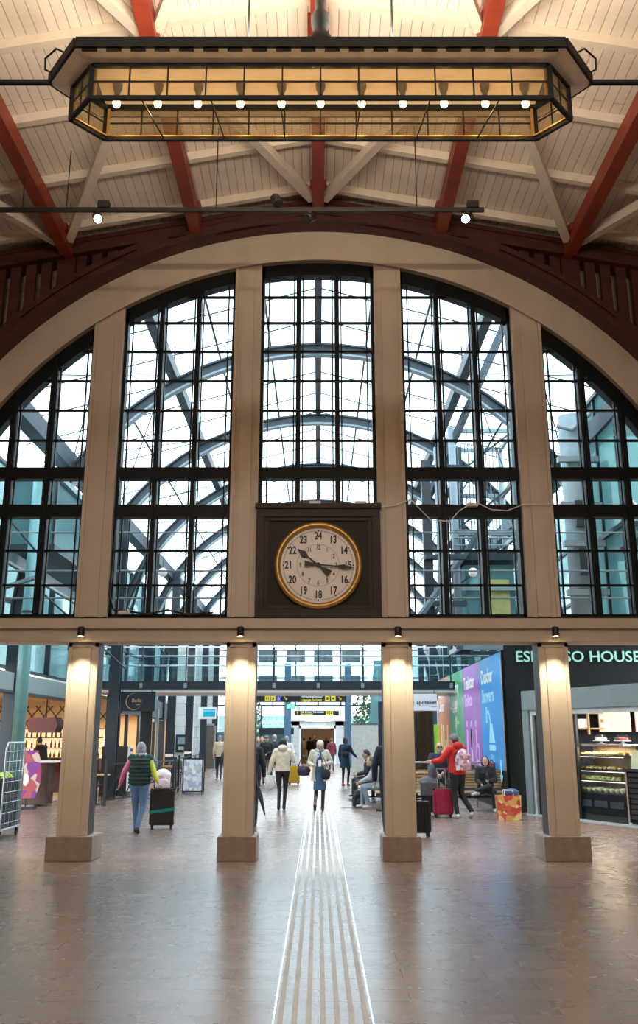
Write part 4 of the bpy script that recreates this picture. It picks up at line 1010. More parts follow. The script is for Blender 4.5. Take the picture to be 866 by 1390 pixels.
# ================================================================ RIGHT SIDE
# coloured panel wall
PX = 4.44; PY0 = 23.05; DY = 3.1
kb = thing('panel_wall', 'tall wall of four coloured service panels running away on the right', 'sign wall', (PX, PY0, 0))
B(.02, .25, -.02, DY*4, 0, 3.72).build('backing', 'fascia_black', kb)
pc = [('blue', (.0, .27, .70), (.38, .75, .95)), ('purple', (.36, .10, .46), (.80, .50, .85)), ('green', (.07, .38, .16), (.50, .80, .40)), ('orange', (.72, .22, .08), (.95, .75, .35))]
PMAT = {}
def YT(p, y): return p  # placeholder
rot = (PI/2, 0, -PI/2)
for i, (nm, c, ic) in enumerate(pc):
    y0 = i*DY
    mpan, n_, l_, bb = new_mat('panel_%s' % nm)
    tcx = n_.new('ShaderNodeTexCoord'); nz = n_.new('ShaderNodeTexNoise'); nz.inputs['Scale'].default_value = .8
    rr = n_.new('ShaderNodeValToRGB'); rr.color_ramp.elements[0].color = tuple(x*.85 for x in c)+(1,); rr.color_ramp.elements[1].color = tuple(min(1, x*1.15+.02) for x in c)+(1,)
    l_.new(tcx.outputs['Object'], nz.inputs['Vector']); l_.new(nz.outputs['Fac'], rr.inputs['Fac']); l_.new(rr.outputs['Color'], bb.inputs['Base Color']); bb.inputs['Roughness'].default_value = .35
    pn = B(0, .019, y0+.02, y0+DY-.02, .92, 3.70).build(nm+'_panel', mpan, kb)
    tag(pn, nm+' panel')
    im = mat('print_'+nm, ic, .4, var=.03); wm = 'paper'
    yc = y0+DY/2
    W = [('Duschar', 'Showers'), ('Toaletter', 'Toilets'), ('Förvaring', 'Luggage'), ('Service', 'Center')][i]
    text('lettering', W[0], .50, wm, pn, (-.003, y0+DY-.25, 3.22), rot, align='LEFT', bold=.012, sx=1.0, ext=.002)
    text('lettering', W[1], .50, im if i < 2 else wm, pn, (-.003, y0+DY-.25, 2.72), rot, align='LEFT', bold=.012, ext=.002)
    # flat pictograms, drawn in (y', z) where y' runs towards the viewer
    R_ = Matrix.Rotation(-PI/2, 4, 'Z')      # local x -> -y
    def sym(polys, name='symbol'):
        k = MB()
        for pl in polys: k.prism([(px, pz) for px, pz in pl], 0, .006)
        o = k.build(name, im, pn); o.rotation_euler = (0, 0, -PI/2); o.location = (-.006, yc, 0); return o
    def rc(x0, x1, z0, z1): return [(x0, z0), (x1, z0), (x1, z1), (x0, z1)]
    def cir(x, z, r, n=14): return [(x+r*math.cos(2*PI*k/n), z+r*math.sin(2*PI*k/n)) for k in range(n)]
    if i == 0:
        sym([rc(-.75, -.60, 2.05, 2.45), rc(-.60, -.30, 2.28, 2.36), [(-.32, 2.36), (-.2, 2.2), (-.12, 2.0), (-.22, 2.0), (-.3, 2.18), (-.4, 2.28)]], 'shower_head')
        sym([[(-.25, 2.02), (.05, 2.02), (.38, 1.55), (-.42, 1.55)], rc(-.45, .40, 1.36, 1.5)], 'shower_head')
        sym([rc(-.20, -.12, 1.08, 1.26), rc(.05, .13, 1.08, 1.26), rc(-.32, -.24, .82, 1.0), rc(-.06, .02, .82, 1.0), rc(.20, .28, .82, 1.0)], 'water_drops')
    elif i == 1:
        sym([rc(-1.1, -.85, 1.0, 1.9), cir(-.97, 2.05, .1), rc(-.35, -.08, 1.0, 1.9), [(-.45, 1.35), (.02, 1.35), (-.12, 1.9), (-.30, 1.9)], cir(-.21, 2.05, .1), ], 'figures')
        a_ = [(.75+.32*math.cos(PI*.7+k*.4), 1.3+.32*math.sin(PI*.7+k*.4)) for k in range(13)]; b2 = [(.75+.24*math.cos(PI*.7+k*.4), 1.3+.24*math.sin(PI*.7+k*.4)) for k in range(13)]
        k = MB(); k.strip(b2, a_, 0, .006); o = k.build('wheelchair', im, pn); o.rotation_euler = (0, 0, -PI/2); o.location = (-.006, yc, 0)
        sym([rc(.55, .68, 1.4, 1.9), cir(.62, 2.05, .1), rc(.6, 1.0, 1.42, 1.52)], 'wheelchair')
    elif i == 2:
        sym([cir(-.1, 2.12, .22), rc(-.16, -.04, 1.75, 1.95), rc(.1, .5, 2.08, 2.18)], 'key')
        sym([rc(-.55+a*.38, -.52+a*.38, .85, 1.65) for a in range(4)]+[rc(-.55, .62, z, z+.03) for z in (.85, 1.25, 1.65)], 'lockers')
    else:
        sym([rc(-.9, -.6, 1.0, 1.9), cir(-.75, 2.02, .12), rc(-.35, -.05, 1.0, 2.1), rc(.2, .5, 1.0, 1.6), rc(.7, 1.0, 1.0, 2.1)], 'figures')
        for k in range(4): B(-.006, -.001, yc-.9+.0, yc+.6, .84-k*.09, .88-k*.09).build('fine_print', 'paper', pn)
    if i < 2:
        k = MB(); k.prism([(1.0-.07, 1.15), (1.0-.07, .8), (1.0-.2, .8), (1.0, .5+.06), (1.2, .8), (1.07, .8), (1.07, 1.15)], 0, .006); o = k.build('arrow', im, pn); o.rotation_euler = (0, 0, -PI/2); o.location = (-.006, yc, 0)
    B(-.004, .018, y0-.02, y0+.019, .92, 3.70).build('divider', 'chrome', kb)
# black building front behind the kiosk, with cafe name
fb = thing('cafe_facade', 'black shop fascia with mint green cafe name at the upper right', 'shop fascia', (4.72, 23.0, 0))
B(0, 6.5, 0, .3, 2.3, 3.88).build('fascia', 'fascia_black', fb); B(-.20, .25, -.06, -.001, 0, 3.88).build('black_pier', 'fascia_black', fb)
zt = P(740, 892, 22.95).z
txt = 'ESPRESSO HOUSE'
xa = P(699, 892, 22.95).x-4.72; xb = P(867.5, 892, 22.95).x-4.72
lt_ = text('lettering', txt, .36, 'mint', fb, (xa, -.05, zt), align='LEFT', ext=.02, bold=.004)
bpy.context.view_layer.update(); wd = max(v.co.x for v in lt_.data.vertices)-min(v.co.x for v in lt_.data.vertices); lt_.scale = ((xb-xa)/wd, 1, 1)
B(0, 6.5, -.02, .3, 3.881, 3.94).build('cap', 'steel', fb)
B(.0, 6.3, .31, 12.4, 0, 3.85).build('building_body', 'fascia_black', fb); B(-1.7, .0, .0, .25, 3.70, 3.85).build('mast_bracket', 'steel_dark', fb) if 0 else None
B(.25, 6.5, .0, .3, 0, 2.299).build('lower_wall', 'fascia_black', fb)
# kiosk frame in its own slanted axes
A = V((4.74, 22.26, 0)); d = V((1.43, -3.16, 0)).normalized(); ang = math.atan2(d.y, d.x)
ks = thing('cafe_kiosk', 'grey-framed cafe kiosk front angled along the right side', 'kiosk', A, ang)
KL = 6.0; zb0 = 2.28; zb1 = 2.72
# local x along the wall, local y towards inside (rotate -: inside is +x+y world)
B(0, KL, -.02, .35, zb0, zb1).build('top_fascia', 'kiosk', ks, bevel=.01)
B(0, .24, -.02, .35, 0, zb0-.001).build('end_post', 'kiosk', ks, bevel=.01)
B(.24, KL, .02, .12, zb0-.10, zb0-.001).build('inner_lintel', 'kiosk_light', ks); B(.25, .33, .02, .12, 0, zb0-.101).build('inner_jamb', 'kiosk_light', ks)
B(.34, 1.75, .08, .14, .0, zb0-.11).build('dark_opening', 'shutter', ks)
for k in range(18): B(.36, 1.7, .06, .079, .08+k*.055, .11+k*.055).build('slat', 'shutter', ks)
for x in (.7, .95): MB().tube((x, .04, 1.1), (x, .04, 2.1), .018).build('door_bar', 'chrome', ks)
B(0, KL, -.04, .4, 0.0, .03).build('threshold', 'kiosk_light', ks)
M4 = Matrix.Translation(A) @ Matrix.Rotation(ang, 4, 'Z')
def KP(x, y, z): return M4 @ V((x, y, z))
# display case
dc = thing('display_case', 'lit glass display case of pastries and sandwiches at the cafe kiosk', 'display case', KP(2.28, .14, .03), ang)
B(-.72, .78, .0, .55, .0, .12).build('base', 'shutter', dc)
B(-.72, .78, .02, .55, .121, .52).build('drawer_base', 'fascia_black', dc)
for k in range(3): B(-.66+k*.48, -.26+k*.48, .0, .019, .27, .40).build('vent_grille', 'steel', dc)
SZ = (.53, .78, .98, 1.27)
for z in SZ: B(-.70, .76, .03, .52, z, z+.02).build('shelf', 'steel', dc)
for z in SZ[1:]: B(-.68, .74, .036, .05, z-.014, z-.003).build('light_strip', 'case_light', dc)
B(-.74, .80, .01, .56, 1.48, 1.52).build('top', 'chrome', dc)
for x in (-.74, .78): B(x, x+.02, .01, .55, .52, 1.479).build('side_glass', 'pane', dc)
B(-.72, .78, .0, .008, .53, 1.479).build('front_glass', 'pane', dc)
B(-.72, .78, .53, .56, .53, 1.479).build('back_panel', 'warm_wall', dc)
rp = random.Random(4)
pm = [mat('pastry_golden', (.72, .42, .12), .6, var=.3, scale=30), mat('pastry_pale', (.80, .62, .30), .6, var=.25, scale=30), mat('salad_bowl', (.75, .70, .45), .4, var=.3, scale=25), mat('sandwich_green', (.50, .55, .12), .6, var=.4, scale=30), mat('berry_cake', (.45, .08, .08), .5, var=.3)]
def mk(kind, m_):
    k = MB()
    if kind == 'pastry': k.ball((0, 0, .035), .055, 8, (1.2, .9, .65))
    elif kind == 'sandwich': k.box(-.07, .07, -.05, .05, 0, .035); k.ball((0, 0, .05), .06, 8, (1.15, .8, .6))
    elif kind == 'bowl': k.lathe((0, 0, 0), [(.05, 0), (.085, .08), (.08, .085), (.03, .11)], 14)
    elif kind == 'cake': k.lathe((0, 0, 0), [(.06, 0), (.06, .06), (.04, .075)], 14)
    return k.build(kind, m_, smooth=(kind != 'sandwich'))
rows = [(.551, 'bowl', [2, 2], .17, 'white bowl of food on the lowest shelf of the cafe display case', 'bowl', 'bowls on the lowest shelf'),
        (.801, 'sandwich', [1, 3], .155, 'filled roll on the second shelf of the cafe display case', 'sandwich', 'filled rolls on the second shelf'),
        (1.001, 'pastry', [1, 0], .14, 'pale pastry on the third shelf of the cafe display case', 'pastry', 'pastries on the third shelf'),
        (1.291, 'pastry', [0, 0], .125, 'golden pastry on the top shelf of the cafe display case', 'pastry', 'golden pastries on the top shelf')]
for z, kd, ms, sp_, lab, cat, grp in rows:
    base = None; n = int(1.36/sp_)
    for row in range(2):
        for k in range(n):
            if base is None: base = [mk(kd, pm[ms[0]]), mk(kd, pm[ms[1]])]; objs = list(base)
            o = objs.pop(0) if objs else base[(k+row) % 2].copy()
            if o.name not in COL.objects: COL.objects.link(o)
            tag(o, lab, cat, grp); x = -.62+k*sp_+.02; yy = .13+row*.19
            o.location = dc.matrix_basis @ V((x, yy, z)); o.rotation_euler = (0, 0, ang+rp.uniform(-.4, .4)); s_ = rp.uniform(.85, 1.1); o.scale = (s_, s_, s_)
# cake domes on top
for k, (x, lab) in enumerate(((-.15, 'glass cake dome on top of the display case'), (.50, 'glass cake dome with pink cake right of the display case'))):
    t = thing('cake_stand', lab, 'cake stand', KP(2.28+x, .42, 1.552), ang)
    MB().lathe((0, 0, 0), [(.09, 0), (.03, .02), (.03, .05), (.17, .06), (.17, .075)], 20).build('stand', 'paper', t)
    MB().lathe((0, 0, 0), [(.12, .077), (.12, .12), (.05, .13)], 18).build('cake', pm[4] if k else 'dial', t); 
    MB().lathe((0, 0, 0), [(.155, .077), (.155, .13), (.10, .19), (.015, .2), (.015, .23)], 20).build('dome', 'pane', t)
# counter right of case
ct = thing('service_counter', 'black slatted service counter at the right edge of the kiosk', 'counter', KP(4.25, .16, 0.031), ang)
B(-1.15, 1.4, .02, .6, .03, 1.0).build('body', 'fascia_black', ct)
for k in range(9): B(-1.1, 1.4, .0, .019, .1+k*.1, .17+k*.1).build('slat', 'shutter', ct)
B(-1.2, 1.4, -.04, .64, 1.001, 1.05).build('worktop', 'shutter', ct)
for x in (-1.14,): B(x-.02, x+.02, -.03, .02, 0.0, .99).build('leg', 'chrome', ct)
B(-1.15, 1.4, .3, .6, 1.051, 1.5).build('rear_shelf', 'steel_dark', ct)
t = thing('menu_card', 'pale leaning menu card standing on the kiosk counter', 'menu card', KP(3.28, .22, 1.083), ang)
MB().prism([(-.11, 0), (.11, 0), (.09, .36), (-.13, .36)], 0, .012, Matrix.Rotation(math.radians(-12), 4, 'X')).build('card', mat('olive_card', (.62, .60, .38), .5), t); B(-.1, .1, .0, .08, 0, .012).build('foot', 'paper', t)
t = thing('menu_card', 'small orange card at the right edge of the kiosk counter', 'menu card', KP(3.62, .22, 1.083), ang)
B(-.06, .06, 0, .012, 0, .2).build('card', mat('orange_card', (.8, .25, .05), .5), t); B(-.06, .06, 0, .06, 0, .01).build('foot', 'paper', t)
for k in range(3):
    t = thing('menu_board', ['pinkish backlit menu board above the counter, left one', 'pinkish backlit menu board above the counter, second from left', 'pinkish backlit menu board above the counter, at the right edge'][k], 'menu board', (P(837, 993, 22.7).x+k*.86-.02, 22.7, P(837, 993, 22.7).z), 0, group='lit menu boards')
    B(-.37, .37, 0, .05, 0, .86).build('panel', 'menu_light', t); B(-.38, .38, .051, .08, -.01, .87).build('back', 'black', t)
    B(-.34+.5*(k == 1), -.28+.5*(k == 1), -.01, -.001, .70-.5*(k == 0), .78-.5*(k == 0)).build('print_mark', mat('menu_print_%d' % k, (.55, .2, .06), .5), t)
t = thing('wall_shelf', 'wooden wall shelf with cups and boxes behind the display case', 'shelf', (P(795, 990, 22.68).x, 22.68, 0), 0)
for z in (P(795, 990, 22.7).z, P(795, 969, 22.7).z): B(-.75, .42, -.05, .28, z, z+.035).build('board', 'wood', t)
for x in (.05,): MB().tube((x, -.08, 1.75), (x, -.08, 2.75), .03).build('upright', 'wood', t)
for x, w2, h2, lab in ((-.55, .22, .26, 'pale box on the kiosk wall shelf, left'), (-.28, .2, .2, 'pale box on the kiosk wall shelf, right')):
    tag(B(-w2/2, w2/2, -.1, .1, 0, h2).build('storage_box', 'dial', loc=(P(795, 990, 22.7).x+x+.22, 22.78, P(795, 990, 22.7).z+.037)), lab, 'box')
for (x, y, z, e) in ((2.3, .6, 2.6, 45), (4.0, .6, 2.6, 45), (2.28, .22, 1.50, 20)):
    L_ = bpy.data.lights.new('kiosk_light', 'AREA'); L_.energy = e; L_.color = (1, .78, .50); L_.size = .8 if z > 2 else .9; L_.shape = 'RECTANGLE'; L_.size_y = .4 if z > 2 else .08
    lo = bpy.data.objects.new('kiosk_light', L_); COL.objects.link(lo); lo.location = KP(x, y, z); lo.rotation_euler = (0, 0, ang)
for (x, y, z, e, sz) in ((-9.3, 26, 2.85, 90, 2.5), (-9.3, 31, 2.85, 90, 2.5)):
    L_ = bpy.data.lights.new('cafe_light', 'AREA'); L_.energy = e; L_.color = (1, .72, .40); L_.size = sz
    lo = bpy.data.objects.new('cafe_light', L_); COL.objects.link(lo); lo.location = (x, y, z)
# handrail behind benches and brown glass box
t = thing('handrail', 'chrome double handrail behind the bench on the right', 'handrail', (3.65, 24.7, 0))
for z in (.83, 1.07): MB().tube((-1.25, 0, z), (1.15, 0, z), .022).build('rail', 'chrome', t)
for x in (-1.25, -.45, .35, 1.15): MB().tube((x, 0, 0), (x, 0, 1.07), .02).build('post', 'chrome', t)
t = thing('glass_vitrine', 'brownish glazed booth standing right of the third column', 'glass booth', (4.3, 40.4, 0))
B(-1.0, .5, 0, 2, 0, 2.9).build('glass_body', glass('brown_glass', (.30, .22, .16), .2, .05, .35, (.12, .08, .05)), t)
for x in (-1.0, -.25, .5): B(x-.04, x+.04, -.05, -.001, 0, 2.95).build('post', 'steel_dark', t)
B(-1.05, .55, -.06, 2.05, 2.951, 3.05).build('top', 'steel_dark', t)
B(.55, .9, .3, .34, .9, 2.2).build('green_poster', mat('lime_poster', (.35, .62, .05), .5), t)
t = thing('grey_booth', 'plain grey boxy booth behind the seated people beside the walkway', 'booth', (2.55, 45.0, 0))
B(-.95, .9, 0, 1.4, 0, 2.25).build('panel', mat('warm_grey_panel', (.42, .42, .40), .6), t)
B(-.98, .93, -.03, 1.43, 2.251, 2.29).build('cap', 'steel', t)
t = thing('glass_fin', 'tall pale glass fin rising beside the grey booth', 'glass fin', (2.75, 50.0, 0)); MB().prism([(-.35, 0), (.6, 0), (.6, 5.6), (.2, 5.6)], 0, .1).build('fin', 'teal_panel', t); MB().bar((.62, .05, 0), (.62, .05, 5.6), .06, .1).build('edge', 'steel_light', t)
t = thing('steel_column', 'dark green steel column beside the glazed booth right of the walkway', 'column', (2.6, 39.5, 0)); B(-.14, .14, -.14, .14, 0, 3.1).build('shaft', 'steel_dark', t, bevel=.01); B(.2, .35, -.05, .05, 0, 3.1).build('glass_edge', 'teal_panel', t)
# trees seen through glass
def tree(name, loc, h, r, lab, seed):
    t = thing(name, lab, 'tree', loc); rr = random.Random(seed)
    MB().tube((0, 0, 0), (0, 0, h*.6), .12, .07).build('trunk', 'darkwood', t)
    k = MB()
    for i in range(900):
        a = rr.uniform(0, 2*PI); zz = rr.uniform(-1, 1); q = rr.random()**.4
        p = V((math.cos(a)*math.sqrt(1-zz*zz)*r*q, math.sin(a)*math.sqrt(1-zz*zz)*r*q, h*.65+zz*h*.38*q)); s = rr.uniform(.07, .14)
        n1 = V((rr.gauss(0, 1), rr.gauss(0, 1), rr.gauss(0, 1))).normalized(); u_ = n1.orthogonal().normalized()*s; w2 = n1.cross(u_)
        k.b.faces.new([k.b.verts.new(p+o) for o in (u_, w2*.6, -u_, -w2*.6)])
    k.build('foliage', 'leaf', t)
tree('indoor_tree', (-4.4, 57, 0), 4.6, 1.1, 'dark green leafy tree inside the far left end of the atrium', 1)
tree('indoor_tree', (3.1, 57, 0), 4.6, 1.1, 'light green leafy tree right of the far portal', 2)
tree('street_tree', (-14.5, 24, 0), 11.5, 2.2, 'green tree outside at the far left window edge', 3)
# ================================================================ PEOPLE AND LUGGAGE
CM = {}
TS = bpy.data.scenes.new('workshop')      # scratch scene for evaluating one modifier stack at a time
def cm(name, col, rough=.8, var=.15, scale=12, metal=0):
    if name not in CM: CM[name] = mat('cloth_'+name, col, rough, metal, var=var, scale=scale, bump=.15)
    return CM[name]
def remeshed(mb, name, m, parent, voxel, smooth=3):
    me = bpy.data.meshes.new('tmp'); bmesh.ops.recalc_face_normals(mb.b, faces=mb.b.faces); mb.b.to_mesh(me); mb.b.free()
    t = bpy.data.objects.new('tmp', me); TS.collection.objects.link(t)
    r = t.modifiers.new('r', 'REMESH'); r.mode = 'VOXEL'; r.voxel_size = voxel; r.use_smooth_shade = True
    if smooth:
        s = t.modifiers.new('s', 'SMOOTH'); s.iterations = smooth; s.factor = .5
    with bpy.context.temp_override(scene=TS, view_layer=TS.view_layers[0]): dg = bpy.context.evaluated_depsgraph_get()
    dg.update(); me2 = bpy.data.meshes.new_from_object(t.evaluated_get(dg)); bpy.data.objects.remove(t); bpy.data.meshes.remove(me)
    me2.name = name; me2.materials.clear(); me2.materials.append(M[m] if isinstance(m, str) else m)
    for p in me2.polygons: p.use_smooth = True
    o = bpy.data.objects.new(name, me2); COL.objects.link(o); o.parent = parent
    return o
def cap(mb, p, q, r1, r2, n=12):
    mb.tube(p, q, r1, r2, n); mb.ball(p, r1*.998, 8); mb.ball(q, r2*.998, 8)
def loft(mb, rings, n=20):      # rings: (centre, xaxis, yaxis, rx, ry)
    R = []
    for c, ax, ay, rx, ry in rings: R.append([mb.b.verts.new(V(c)+ax*rx*math.cos(2*PI*i/n)+ay*ry*math.sin(2*PI*i/n)) for i in range(n)])
    for A_, B_ in zip(R, R[1:]):
        for i in range(n): mb.b.faces.new((A_[i], A_[(i+1) % n], B_[(i+1) % n], B_[i]))
    mb.b.faces.new(R[0][::-1]); mb.b.faces.new(R[-1])

def person(loc, yaw, lab, H=1.70, J={}, top=('jacket', (.1, .1, .1)), hem=0.0, legs=(.02, .02, .025), slim=False, shoes=(.02, .02, .02), shoe_white=False,
           hair=('short', (.05, .03, .02)), hat=None, face=True, hood=None, sleeves=None, skirt=None, group=None, fine=.0121, flare=1.0, scarf=None, head_pitch=0.0, head_yaw=0.0, cuff=1.0, bulk=1.0, bare_hands=True, open_coat=None):
    s = H/1.70
    D = dict(pelvis=(0, 0, .93), neck=(0, .0, 1.45), head=(0, .03, 1.585),
             hipL=(-.09, 0, .90), kneeL=(-.095, .02, .49), ankL=(-.095, -.02, .08), hipR=(.09, 0, .90), kneeR=(.095, .02, .49), ankR=(.095, -.02, .08),
             shL=(-.175, 0, 1.385), elL=(-.23, -.03, 1.10), wrL=(-.235, .06, .86), shR=(.175, 0, 1.385), elR=(.23, -.03, 1.10), wrR=(.235, .06, .86), toeL=None, toeR=None, hdL=None, hdR=None)
    D.update(J); K = {k: (V(v)*s if v is not None else None) for k, v in D.items()}
    t = thing('person', lab, 'person', loc, yaw, group)
    up = (K['neck']-K['pelvis']).normalized()
    ax = (K['shR']-K['shL']).normalized(); ay = up.cross(ax).normalized(); axp = (K['hipR']-K['hipL']).normalized(); ayp = up.cross(axp).normalized()
    # ---- body: one continuous skin surface
    b = MB()
    tq = lambda f: K['pelvis'].lerp(K['neck'], f)
    loft(b, [(tq(-.12), axp, ayp, .10*s, .08*s), (tq(0), axp, ayp, .145*s, .10*s), (tq(.3), ax, ay, .12*s, .085*s), (tq(.7), ax, ay, .145*s, .10*s), (tq(.9), ax, ay, .15*s, .08*s), (tq(1.0), ax, ay, .06*s, .06*s)])
    hd = K['head']; Rh = Matrix.Rotation(head_yaw, 3, 'Z') @ Matrix.Rotation(-head_pitch, 3, 'X')
    cap(b, K['neck']-up*.03*s, hd-Rh@V((0, .02, .07))*s, .055*s, .052*s)
    def hp(x, y, z): return hd+(Rh@V((x, y, z)))*s
    R4 = Rh
    b.ball(hd, 1, 14, (.076*s, .092*s, .112*s), R4); b.ball(hp(0, .035, -.055), 1, 10, (.052*s, .058*s, .060*s), R4)
    b.ball(hp(0, .098, -.012), 1, 8, (.013*s, .020*s, .024*s), R4)          # nose
    b.ball(hp(0, .082, -.085), 1, 8, (.025*s, .018*s, .018*s), R4)          # chin
    for q in (-1, 1): b.ball(hp(q*.078, -.005, -.015), 1, 8, (.012*s, .022*s, .032*s), R4)
    for S in 'LR':
        sg_ = -1 if S == 'L' else 1
        cap(b, K['sh'+S], K['el'+S], .048*s, .038*s); cap(b, K['el'+S], K['wr'+S], .037*s, .026*s)
        cap(b, tq(.88), K['sh'+S], .07*s, .05*s)
        cap(b, K['hip'+S], K['knee'+S], .075*s, .052*s); cap(b, K['knee'+S], K['ank'+S], .05*s, .036*s)
        cap(b, K['pelvis'], K['hip'+S], .10*s, .08*s)
        dv = K['toe'+S] if K['toe'+S] is not None else V((0, 1, 0)); cap(b, K['ank'+S]-V((0, 0, .035))*s, K['ank'+S]+dv*.12*s-V((0, 0, .045))*s, .032*s, .028*s)
        # hand
        f = K['hd'+S].normalized() if K['hd'+S] is not None else (K['wr'+S]-K['el'+S]).normalized()
        side = f.cross(ax*1.0).normalized() if abs(f.dot(ax)) < .9 else f.cross(V((0, 0, 1))).normalized()   # palm width direction
        pn_ = f.cross(side).normalized()*-sg_
        w0 = K['wr'+S]
        cap(b, w0, w0+f*.045*s, .024*s, .026*s)
        for q in (-1.2, -.4, .4, 1.2): cap(b, w0+f*.03*s+side*q*.014*s, w0+f*.085*s+side*q*.018*s, .015*s, .012*s, 8)
        for q, ln in ((-1.5, .062), (-.5, .078), (.5, .072), (1.5, .056)):
            p0 = w0+f*.085*s+side*q*.0155*s; p1 = p0+f*ln*.5*s+pn_*.010*s; p2 = p1+f*ln*.38*s+pn_*.026*s
            cap(b, p0, p1, .0095*s, .009*s, 6); cap(b, p1, p2, .009*s, .0075*s, 6)
        th0 = w0+f*.02*s+side*.022*s; th1 = th0+(f*.6+side*.8).normalized()*.035*s+pn_*.01*s; th2 = th1+(f*.9+side*.2+pn_*.3).normalized()*.032*s
        cap(b, th0, th1, .013*s, .011*s, 6); cap(b, th1, th2, .011*s, .009*s, 6)
    remeshed(b, 'body', 'skin', t, .009 if fine < .013 else .017, 1)
    # ---- face
    if face:
        for q in (-1, 1):
            MB().ball(hp(q*.030, .083, .012), 1, 8, (.013*s, .008*s, .008*s), R4).build('eye', 'paper', t, smooth=True); MB().ball(hp(q*.030, .089, .012), 1, 6, (.006*s, .004*s, .006*s), R4).build('iris', 'ink', t)
            MB().bar(hp(q*.016, .091, .033), hp(q*.046, .083, .033), .006*s, .008*s).build('eyebrow', cm('brow', (.06, .04, .03)), t)
        MB().ball(hp(0, .094, -.052), 1, 8, (.022*s, .006*s, .007*s), R4).build('mouth', cm('lip', (.38, .12, .10)), t)
    # ---- trousers
    lm_ = cm('legs_%.3f_%.3f_%.3f' % tuple(legs), legs); b = MB(); kf = .80 if slim else 1.0
    loft(b, [(tq(-.16), axp, ayp, .10*s, .09*s), (tq(-.02), axp, ayp, .172*s*(.95 if slim else 1), .128*s), (tq(.14), axp, ayp, .150*s, .112*s)])
    for S in 'LR':
        cap(b, K['pelvis'].lerp(K['hip'+S], .8), K['hip'+S], .105*s, .105*s*kf+.01*s); cap(b, K['hip'+S], K['knee'+S], .100*s*kf+.008*s, .067*s*kf); cap(b, K['knee'+S], K['ank'+S]+V((0, 0, .02))*s, .066*s*kf, .050*s*kf*cuff)
    remeshed(b, 'trousers' if not slim else 'leggings', lm_, t, fine)
    for S in 'LR':
        b = MB(); dv = (K['toe'+S] if K['toe'+S] is not None else V((0, 1, 0))).normalized(); a = K['ank'+S]
        cap(b, a-dv*.035*s-V((0, 0, .035))*s, a+dv*.13*s-V((0, 0, .045))*s, .042*s, .034*s); cap(b, a-V((0, 0, .03))*s, a+V((0, 0, .01))*s, .045*s, .046*s)
        sh = remeshed(b, 'shoe', cm('shoe_%.2f_%.2f' % (shoes[0], shoes[2]), shoes), t, .012)
    # ---- top garment
    tm = cm('top_%.3f_%.3f_%.3f' % tuple(top[1]), top[1]); b = MB(); u_ = bulk
    rings = [(tq(-.02), axp, ayp, .182*s*u_, .135*s*u_), (tq(.25), ax, ay, .168*s*u_, .125*s*u_), (tq(.5), ax, ay, .172*s*u_, .130*s*u_), (tq(.75), ax, ay, .182*s*u_, .135*s*u_), (tq(.92), ax, ay, .155*s*u_, .095*s*u_), (tq(1.02), ax, ay, .080*s, .078*s)]
    if hem > 0: rings = [(K['pelvis']-V((0, 0, hem))*s, axp, ayp, .20*s*flare, .15*s*flare), (K['pelvis']-V((0, 0, hem*.5))*s, axp, ayp, .19*s*(1+flare)/2, .142*s*(1+flare)/2)]+rings
    loft(b, rings)
    for S in 'LR': cap(b, tq(.86), K['sh'+S], .088*s, .070*s*u_)
    if not sleeves:
        for S in 'LR': cap(b, K['sh'+S], K['el'+S], .070*s*u_, .056*s*u_); cap(b, K['el'+S], K['el'+S].lerp(K['wr'+S], .97), .055*s*u_, .042*s*u_)
    if top[0] == 'puffer':
        for f_ in (.0, .14, .28, .42, .56, .70, .84): loft(b, [(tq(f_-.03), ax, ay, .17*s*u_, .125*s*u_), (tq(f_), ax, ay, .200*s*u_, .150*s*u_), (tq(f_+.03), ax, ay, .17*s*u_, .125*s*u_)])
    remeshed(b, top[0] if top[0] not in ('puffer',) else 'padded_vest', tm, t, fine, 2)
    if sleeves:
        for S, c_ in zip('LR', sleeves):
            b = MB(); cap(b, K['sh'+S], K['el'+S], .066*s, .056*s); cap(b, K['el'+S], K['el'+S].lerp(K['wr'+S], .97), .055*s, .042*s)
            tag(remeshed(b, 'sleeve', cm('sleeve_%.2f_%.2f' % (c_[0], c_[2]), c_), t, fine), 'coloured sleeve')
    if open_coat:        # darker dress showing in the open front
        b = MB(); loft(b, [(K['pelvis']-V((0, 0, .42))*s+ay*.06*s, axp, ayp, .165*s, .135*s), (tq(.1)+ay*.055*s, axp, ayp, .125*s, .115*s), (tq(.7)+ay*.055*s, ax, ay, .09*s, .10*s), (tq(.95)+ay*.03*s, ax, ay, .05*s, .07*s)])
        remeshed(b, 'dress', cm('dress', open_coat), t, fine)
    if hood:
        b = MB(); b.ball(tq(1.0)-ay*.085*s+V((0, 0, .015))*s, 1, 12, (.125*s, .085*s, .085*s)); b.ball(tq(.97), 1, 12, (.12*s, .10*s, .05*s)); remeshed(b, 'hood', cm('hood_%.2f_%.2f' % (hood[0], hood[2]), hood), t, fine)
    if scarf:
        b = MB()
        for k in range(12): a = 2*PI*k/12; b.ball(tq(1.02)+ax*.085*s*math.cos(a)+ay*.08*s*math.sin(a), .042*s, 6)
        cap(b, tq(1.0)+ay*.09*s, tq(.72)+ay*.15*s+ax*.04*s, .035*s, .03*s)
        remeshed(b, 'scarf', patches('scarf_%.2f' % scarf[0], [scarf, (.65, .65, .65), tuple(x*.4 for x in scarf)], 22), t, fine)
    # ---- hair and hats
    hk, hc = hair; hm = cm('hair_%.2f_%.2f' % (hc[0], hc[2]), hc, .6, .3, 40)
